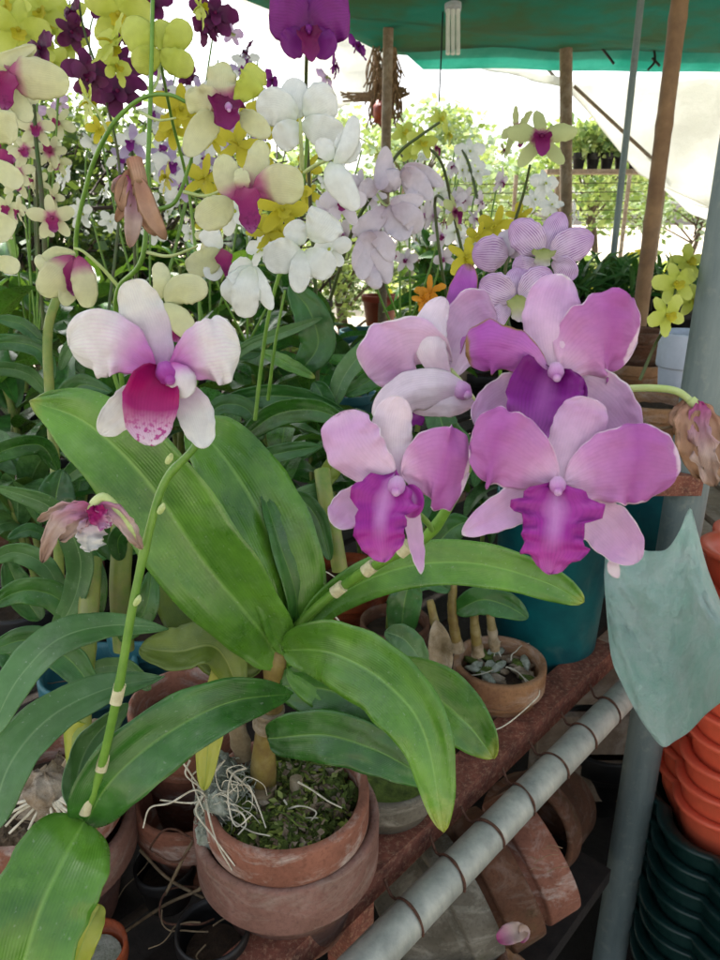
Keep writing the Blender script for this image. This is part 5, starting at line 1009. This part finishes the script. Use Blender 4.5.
# ================================================================== SETTING
def sheet(name, pts, mat, kind=None, sub=1):
    m = MB(); m.poly([V(p) for p in pts]); o = m.build(name, mat, smooth=False)
    if kind: o['kind'] = kind
    return o
sheet('ground', [(-120, -120, 0), (120, -120, 0), (120, 160, 0), (-120, 160, 0)], M['ground'], 'structure')
sheet('shade_dark_soil_sheet', [(-4, -2, .004), (2.2, -2, .004), (2.2, 4.6, .004), (-4, 4.6, .004)], M['dirt'], 'structure')  # dark sheet over the pale ground, its colour imitates shade
# roof sheet of shade tarp
def cloth(name, corners, nu, nv, mat, sag=.05, label=None, cat=None, solid=.002, fr=3, parent=None):
    a, b, c, d_ = [V(x) for x in corners]; m = MB(); rows = []
    for i in range(nu+1):
        u = i/nu; row = []
        for j in range(nv+1):
            v = j/nv; p = a.lerp(b, v).lerp(d_.lerp(c, v), u)
            p = p+V((0, 0, -sag*math.sin(PI*((u*fr) % 1))*math.sin(PI*v)+sag*.6*noise.noise(p*1.7)))+V((0, sag*.5*noise.noise(p*2.3+V((5, 0, 0))), 0))
            row.append(p)
        rows.append(row)
    m.grid(rows); o = m.build(name, mat, parent, solid=solid)
    if label: tagit(o, label, cat)
    return o
RZ = 2.43
rf = thing('shade_roof', (1.5, 3, RZ), 'dark green and brown shade cloth roof with a turquoise hem', 'roof')
cloth('shade_cloth', [(-2.8, .85, RZ+.1), (6, .85, RZ+.1), (6, 5.5, RZ+.02), (.18, 5.4, RZ+.02)], 40, 40, M['tarp'], .07, parent=rf)  # near edge, out of view, cut back so sky light falls from above
cloth('hem', [(.2, 5.25, RZ+.06), (6, 5.35, RZ+.06), (6, 5.6, RZ-.10), (.42, 5.45, RZ-.06)], 4, 60, M['hem'], .03, parent=rf)
m = MB(); tube(m, [P(280, 14, 3.9), P(420, 12, 4.0), P(560, 2, 4.2), P(760, -20, 4.4)], .014, n=8); m.build('ridge_rope', M['blpl'], rf)
for pts in ([(525, 8, 4), (520, 20, 4), (505, 14, 4)], [(590, 35, 4.6), (605, 52, 4.6), (614, 64, 4.6)], [(652, 40, 4.6), (655, 60, 4.6), (648, 70, 4.6)], [(652, 58, 4.6), (660, 66, 4.6)]):
    m = MB(); tube(m, L3(pts), .008, n=6); m.build('tie_cord', M['blpl'], rf)
# white sheets
cloth('plastic_sheet', [P(396, 44, 5.1), P(440, 58, 5.0), P(560, 86, 4.8), P(560, 76, 4.8)], 10, 10, M['sheetw'], .03, 'narrow whitish plastic strip hanging under the edge of the green roof', 'plastic sheet')
cloth('plastic_sheet', [P(560, 78, 5.0), P(760, 70, 4.8), P(780, 250, 4.9), P(640, 170, 5.0)], 24, 24, M['sheetw'], .10, 'large white plastic sheet hanging at upper right behind the poles', 'plastic sheet', fr=1)
cloth('plastic_sheet', [P(640, 168, 5.2), P(700, 176, 5.1), P(760, 236, 5.1), P(690, 214, 5.2)], 12, 12, M['sheetw'], .04, 'drooping lower corner of torn white sheet at the right', 'plastic sheet')
cloth('plastic_sheet', [P(225, -20, 5.6), P(400, 40, 5.2), P(372, 96, 5.2), P(335, 110, 5.6)], 12, 12, M['sheetw'], .05, 'bright white sheet hanging left of the dried straw bundle', 'plastic sheet')
# poles
def pole(name, top, bot, y, r, mat, label, cat='pole', nodes=0, extra=None):
    a = PY(top[0], top[1], y); b = PY(bot[0], bot[1], y); dv = (b-a).normalized(); a = a-dv*.2; k = (0-a.z)/dv.z; g = a+dv*k
    t = thing(name, g, label, cat); m = MB(); tube(m, [g, (a+g)/2, a], (lambda t_: r*(1+.10*(abs(math.sin(t_*nodes*PI)) < .12))) if nodes else r, n=14, N=80 if nodes else 10, wob=.03); m.build('shaft', M[mat], t)
    return t
pole('bamboo_pole', (680, 0), (641, 308), 2.1, .0215, 'bamboo', 'brown bamboo pole rising to the roof left of the steel post', nodes=9)
pole('metal_pole', (641, 0), (614, 250), 3.3, .014, 'galv', 'thin grey metal pole behind and left of the bamboo one')
pole('wooden_post', (566, 84), (566, 260), 5.2, .04, 'wood', 'weathered wooden post under the roof edge behind the green star flower', 'post')
wp = pole('wooden_post', (388, 44), (384, 240), 4.8, .03, 'wood', 'wooden post with the dried straw bundle tied to it', 'post')
for (a, b, r, lb) in [(P(574, 86, 4.9), P(662, 168, 5.0), .012, 'thin diagonal brace running down right from the wooden post'), (P(540, 60, 4.9), P(566, 90, 4.9), .01, 'short diagonal strut left of the wooden post head')]:
    m = MB(); tube(m, [a, b], r, n=8); tagit(m.build('brace', M['wood']), lb, 'brace')
# dried bundle
bt_ = thing('straw_bundle', P(384, 105, 4.6), 'dried straw and twigs with an orange bit hanging from the wooden post', 'straw bundle')
m = MB()
for i in range(150):
    x, y = 385+rnd.uniform(-12, 12), rnd.uniform(42, 95); tube(m, L3([(x, y, 4.6+rnd.uniform(-.1, .1)), (x+rnd.uniform(-7, 7), y+18, 4.6), (x+rnd.uniform(-10, 10), y+34, 4.6)]), .006, n=4, N=5)
for i in range(40):
    x = rnd.uniform(336, 384); tube(m, L3([(x, 96+rnd.uniform(-4, 6), 4.6), (x+12, 98+rnd.uniform(-5, 4), 4.6), (x+26, 92+rnd.uniform(-8, 4), 4.6)]), .007, n=4, N=5)
m.build('straw', M['dry'], bt_)
m = MB(); ball(m, P(381, 112, 4.55), (.05, .05, .07), n=8, bump=.4); m.build('coir_ball', M['redpl'], bt_)
# lamp
lm = thing('tube_lamp', P(453, 0, 3.6), 'unlit compact fluorescent lamp hanging from the roof', 'lamp')
for k in (-5, 0, 5):
    m = MB(); tube(m, L3([(453+k, 10, 3.6), (453+k, 34, 3.6), (453+k, 54, 3.6)]), .011, n=10); m.build('glass_tube', M['glass'], lm)
m = MB(); tube(m, L3([(453, -12, 3.6), (453, 10, 3.6)]), .042, n=18); m.build('lamp_base', M['whpl'], lm)
m = MB(); tube(m, L3([(443, 8, 3.7), (441, 60, 3.7), (439, 102, 3.7)]), .004, n=6); tagit(m.build('hanging_wire', M['blpl']), 'thin dark wire hanging down left of the lamp', 'wire')
# ================================================================== FOLIAGE
def tree(name, base, h, cr, label, mats, seed, n=2600, leaf_s=.12, clumps=16, cat='tree', group=None, low=.35):
    q = random.Random(seed); base = V(base); t = thing(name, base, label, cat, group); m = MB(); top = base+V((q.uniform(-.2, .2)*cr, 0, h*.75))
    tube(m, [base, base.lerp(top, .5)+V((cr*.06, 0, 0)), top], lambda u: h*.022*(1.3-u), n=10, wob=.1); tips = []
    for i in range(clumps):
        a = q.uniform(0, 2*PI); hh = q.uniform(low, 1.0); rr_ = cr*math.sqrt(q.random())*(1-.5*max(0, hh-.6)); e = base+V((math.cos(a)*rr_, math.sin(a)*rr_, h*hh)); s0 = base.lerp(top, min(.95, hh*.8))
        tube(m, [s0, s0.lerp(e, .5)+V((0, 0, cr*.08)), e], lambda u: h*.008*(1.2-u), n=5, N=6); tips.append(e)
    m.build('trunk', M['trunk'], t); m = MB()
    for e in tips: cloud(m, e, (cr*q.uniform(.22, .42),)*2+(cr*q.uniform(.18, .3),), n//clumps, leaf_s, q, len(mats))
    m.build('crown', [M[x] for x in mats], t, smooth=False); return t
for i, (px, y, h, cr, lb, mt) in enumerate([(415, 15, 3.3, 1.7, 'pale green tree in the bright distance left of the straw post', ('folhaze', 'folb')), (470, 18, 2.7, 1.8, 'low pale tree beyond the yard behind the centre flowers', ('folhaze', 'folm')), (520, 20, 3.1, 2.0, 'hazy tree beyond the fence left of the wooden post', ('folhaze', 'folm')),
        (600, 14, 2.9, 1.8, 'bushy tree beyond the yard right of the wooden post', ('folm', 'folb')), (350, 16, 2.9, 1.8, 'distant tree behind the white orchid flowers', ('folhaze', 'folm')), (270, 14, 2.4, 1.6, 'distant tree behind the lime and white flowers', ('folhaze', 'folb')), (690, 19, 2.6, 2.0, 'distant tree seen below the white sheet at right', ('folhaze', 'folm')), (650, 22, 2.8, 2.2, 'far low tree between the bamboo pole and the sheet', ('folhaze', 'folb'))]):
    g = PY(px, 218, y); tree('tree', (g.x, y, 0), h, cr, lb, mt, 40+i, n=2000, leaf_s=.17, low=.5)
# shrubs at upper left behind the blooms
for i, (px, y, h, cr, lb, mt) in enumerate([(20, 4.4, 1.95, .8, 'twiggy sunlit shrub behind the flowers at the left edge', ('fold', 'fold', 'folb')), (90, 4.8, 1.9, .85, 'dark twiggy shrub behind the hanging withered bloom', ('fold', 'folm')), (150, 4.2, 1.75, .7, 'sunlit thin shrub behind the tall flower stems', ('folb', 'folm', 'fold')), (215, 4.9, 1.7, .8, 'airy shrub behind the cream and magenta flower', ('fold', 'folm')),
        (285, 5.2, 1.55, .7, 'small shrub behind the white flowers', ('folm', 'folb')), (40, 3.6, 1.7, .6, 'dark shrub low behind the left blooms', ('fold', 'fold')), (-40, 4.2, 2.0, .8, 'dark shrub beyond the left border of the picture', ('fold', 'folm')), (345, 6.0, 1.5, .8, 'green shrub left of the straw post', ('fold', 'folhaze'))]):
    g = PY(px, 218, y); tree('shrub', (g.x, y, 0), h+.12, cr, lb, mt, 80+i, n=3600, leaf_s=.06, clumps=30, cat='shrub', low=.3)
m = MB(); q = random.Random(5)
for i in range(260):
    x, y = q.uniform(-10, 330), q.uniform(140, 300); a = q.uniform(0, 2*PI); l = q.uniform(15, 45); dd = q.uniform(3.0, 4.2)
    tube(m, L3([(x, y, dd), (x+l*.5*math.cos(a), y+l*.5*math.sin(a)+q.uniform(-5, 5), dd+.1), (x+l*math.cos(a), y+l*math.sin(a), dd)]), .005, n=4, N=4)
tagit(m.build('bare_twigs', M['twig']), 'tangle of thin bare twigs behind the flowers at upper left', 'twigs', kind='stuff')
m = MB(); tube(m, L3([(-20, 213, 2.4), (100, 208, 2.4), (200, 206, 2.4)]), .007, n=6); tagit(m.build('crossing_cane', M['twig']), 'thin dark cane running across behind the stems at upper left', 'cane')
# wire fence lines
fn_ = thing('wire_fence', PY(460, 190, 11), 'low wire fence with thin posts across the far yard', 'fence')
for k in range(6):
    m = MB(); zz = 1.3+k*.12; tube(m, [V((-1, 11, zz)), V((1.5, 11.1, zz-.02)), V((4, 11, zz))], .008, n=4); m.build('wire', M['twig'], fn_)
for k in range(4):
    m = MB(); tube(m, [V((-1+k*1.6, 11, 0)), V((-1+k*1.6, 11, 2.0))], .03, n=6); m.build('fence_post', M['wood'], fn_)
# potted plants in the yard
protos = []
def yard_plant(k):
    t = thing('potted_plant', (0, 0, 0), 'low potted plant standing in the sunny yard beyond the roof', 'potted plant', 'potted plants in the sunny yard'); q = random.Random(k)
    m = MB(); lathe(m, pot_prof(.16, .26), (0, 0, 0), n=20); m.build('pot_wall', M[['clayp', 'whpl', 'blpl'][k % 3]], t)
    m = MB(); cloud(m, (0, 0, .48), (.3, .3, .28), 260, .13, q, 3); m.build('foliage', [M[['folb', 'folm', 'limey', 'folb'][(k+j) % 4]] for j in range(3)], t, smooth=False); return t
def copy_tree(t, loc, rz, s, label=None):
    r = t.copy(); C.objects.link(r); r.location = loc; r.rotation_euler = (0, 0, rz); r.scale = (s,)*3
    for ch in t.children:
        c = ch.copy(); C.objects.link(c); c.parent = r
    if label: r['label'] = label
    return r
pr_ = [yard_plant(k) for k in range(4)]; q = random.Random(3); n_ = 0
for row in range(5):
    for px in range(395, 730, 26):
        y = 6.4+row*1.5+q.uniform(-.4, .4); x = (px-360+q.uniform(-8, 8))/FPX*y*.98
        if q.random() < .5: continue
        src = pr_[q.randrange(4)]
        if n_ < 4: src = pr_[n_]; src.location = (x, y, 0)
        else: copy_tree(src, (x, y, 0), q.uniform(0, 6), q.uniform(.6, 1.25))
        n_ += 1
# rack with black hanging pots
rk = thing('pot_rack', PY(610, 165, 7.5), 'long plank rack holding a row of small black pots in the bright yard', 'rack')
zr = PY(610, 170, 7.5).z
m = MB(); m.box(PY(612, 172, 7.5), (1.3, .25, .04)); m.build('shelf_board', M['wood'], rk, smooth=False)
for s_ in (-.5, .5):
    m = MB(); c = PY(612, 172, 7.5); m.box(V((c.x+s_, 7.5, c.z/2-.02)), (.06, .06, c.z-.04)); m.build('leg', M['wood'], rk, smooth=False)
for k in range(6):
    c = PY(578+k*14, 169, 7.5); c.z = zr+.01; t = thing('potted_plant', c, 'small black pot with a bushy plant on the far plank rack', 'potted plant', 'black pots on the far rack')
    m = MB(); lathe(m, pot_prof(.07, .14), c, n=16); m.build('pot_wall', M['blpl'], t); m = MB(); cloud(m, c+V((0, 0, .26)), (.14, .14, .16), 160, .09, q, 2); m.build('foliage', [M['folb'], M['folm']], t, smooth=False)
# dark spiky bench plants right of the lilac flowers
t2 = thing('side_bench', (1.5, 2.75, 0), 'second bench behind the steel post carrying dark spiky plants', 'bench')
m = MB(); m.box(V((1.25, 3.0, .96)), (1.9, .6, .04)); m.build('bench_top', M['plank'], t2, smooth=False)
for s_ in (.4, 2.1):
    for y in (2.75, 3.25):
        m = MB(); m.box(V((s_, y, .469)), (.05, .05, .938)); m.build('leg', M['wood'], t2, smooth=False)
def spiky(c, h, seed, label):
    q = random.Random(seed); t = thing('spiky_plant', c, label, 'plant', 'dark spiky plants on the second bench'); m = MB(); lathe(m, pot_prof(.09, .15), c, n=24); m.build('pot_wall', M['blpl'], t); m = MB()
    for i in range(60):
        a = q.uniform(0, 2*PI); l = h*q.uniform(.35, .75); e = q.uniform(.2, 1.3); b = V(c)+V((q.uniform(-.06, .06), q.uniform(-.06, .06), .14+q.uniform(0, .3*h))); dv = V((math.cos(a)*math.cos(e), math.sin(a)*math.cos(e), math.sin(e)))
        blade(m, [b, b+dv*l*.5, b+dv*l+V((0, 0, -l*.25))], l*.07, (.4, .6), n=lambda t_: V((0, -.3, 1)), N=5, M=2, fold=.4, mat=q.randrange(2))
    m.build('foliage', [M['leafd'], M['leafg']], t); return t
k = 0
for y in (2.8, 3.05):
    for x in (.42, .62, .82, 1.02, 1.22, 1.42, 1.62): spiky(V((x+rnd.uniform(-.04, .04), y, .985)), rnd.uniform(.22, .30), 300+k, 'dark spiky plant on the second bench left of the steel post'); k += 1
# pots on ground/crate between bench and side bench
for (px, py, y, r, h, mt, lb, nm) in [(640, 330, 1.9, .075, .09, 'clayb', 'clay pot on top of the small pile left of the white tub', 'terracotta_pot'), (638, 362, 1.88, .078, .09, 'clayp', 'clay pot in the middle of the small pile by the post', 'terracotta_pot'), (640, 395, 1.86, .08, .09, 'clayb', 'bottom clay pot of the small pile behind the yellow stem', 'terracotta_pot'),
        (690, 332, 1.55, .06, .26, 'whpl', 'tall bluish-white plastic tub beside the steel post', 'plastic_tub'), (652, 400, 1.45, .085, .10, 'clayp', 'wide clay pot behind the withered pink bloom', 'terracotta_pot'), (640, 455, 1.42, .085, .1, 'clayb', 'brown clay pot low behind the steel post', 'terracotta_pot')]:
    c = PY(px, py, y); c.z -= h; make_pot(nm, c, r, h, M[mt], lb, soil='soil', fill=.8, cat='tub' if nm == 'plastic_tub' else 'pot')
cr_ = thing('wooden_crate', V((.78, 1.72, 0)), 'dark wooden crate behind the post with clay pots piled on it', 'crate'); zc = 1.02
for k in range(5):
    m = MB(); m.box(V((.50+k*.12, 1.72, zc-.25+.0)), (.10, .62, .02)); m.build('slat', M['wood'], cr_, smooth=False)
for k in range(5):
    m = MB(); m.box(V((.74, 1.42, .12+k*.145)), (.62, .02, .11)); m.build('slat', M['wood'], cr_, smooth=False)
for sx in (.44, 1.04):
    for sy in (1.45, 1.98):
        m = MB(); m.box(V((sx, sy, .37)), (.03, .03, .74)); m.build('corner_post', M['wood'], cr_, smooth=False)
# floor litter behind the stack
for i, (x, y, z, mt) in enumerate([(.9, 1.3, 0, 'clayb'), (.62, 1.5, 0, 'blpl'), (1.1, 1.55, 0, 'tealb'), (.2, 1.6, 0, 'blpl')]):
    make_pot('nursery_pot', V((x, y, z)), .12, .2, M[mt], 'empty pot standing on the dark floor behind the steel post', group='pots on the dark floor', soil='soil', fill=.5)
# ================================================================== LIGHT, SKY, CAMERA
w = bpy.data.worlds.new('World'); sc.world = w; w.use_nodes = True; nt = w.node_tree; nt.nodes.clear()
EL, AZ = 52, -28   # sun elevation; azimuth measured from +Y towards +X
sky = nt.nodes.new('ShaderNodeTexSky'); sky.sky_type = 'NISHITA'; sky.sun_disc = False; sky.sun_elevation = math.radians(EL); sky.sun_rotation = math.radians(AZ); sky.dust_density = 4; sky.air_density = 1.0; sky.ozone_density = .6
bg = nt.nodes.new('ShaderNodeBackground'); bg.inputs[1].default_value = .15; ow = nt.nodes.new('ShaderNodeOutputWorld'); hs = nt.nodes.new('ShaderNodeHueSaturation'); hs.inputs['Saturation'].default_value = .4; nt.links.new(sky.outputs[0], hs.inputs['Color']); nt.links.new(hs.outputs[0], bg.inputs[0]); nt.links.new(bg.outputs[0], ow.inputs[0])
ld = bpy.data.lights.new('sun', 'SUN'); ld.energy = 4.0; ld.angle = math.radians(1.5); ld.color = (1, .95, .87); lo_ = bpy.data.objects.new('sun', ld); C.objects.link(lo_)
sd = V((math.sin(math.radians(AZ))*math.cos(math.radians(EL)), math.cos(math.radians(AZ))*math.cos(math.radians(EL)), math.sin(math.radians(EL)))); lo_.rotation_euler = sd.to_track_quat('Z', 'Y').to_euler(); lo_.location = (0, 0, 8)
cam = bpy.data.cameras.new('camera'); co = bpy.data.objects.new('camera', cam); C.objects.link(co); sc.camera = co; co.location = CAM; co.rotation_euler = (math.radians(70), 0, 0)
cam.sensor_fit = 'VERTICAL'; cam.sensor_height = 24; cam.lens = 18; cam.clip_start = .02; cam.clip_end = 500
cam.dof.use_dof = True; cam.dof.focus_distance = .5; cam.dof.aperture_fstop = 16
sc.view_settings.view_transform = 'Standard'; sc.view_settings.look = 'None'; sc.view_settings.exposure = 1.4; sc.view_settings.gamma = 1
sc.render.resolution_x = 768; sc.render.resolution_y = 1024
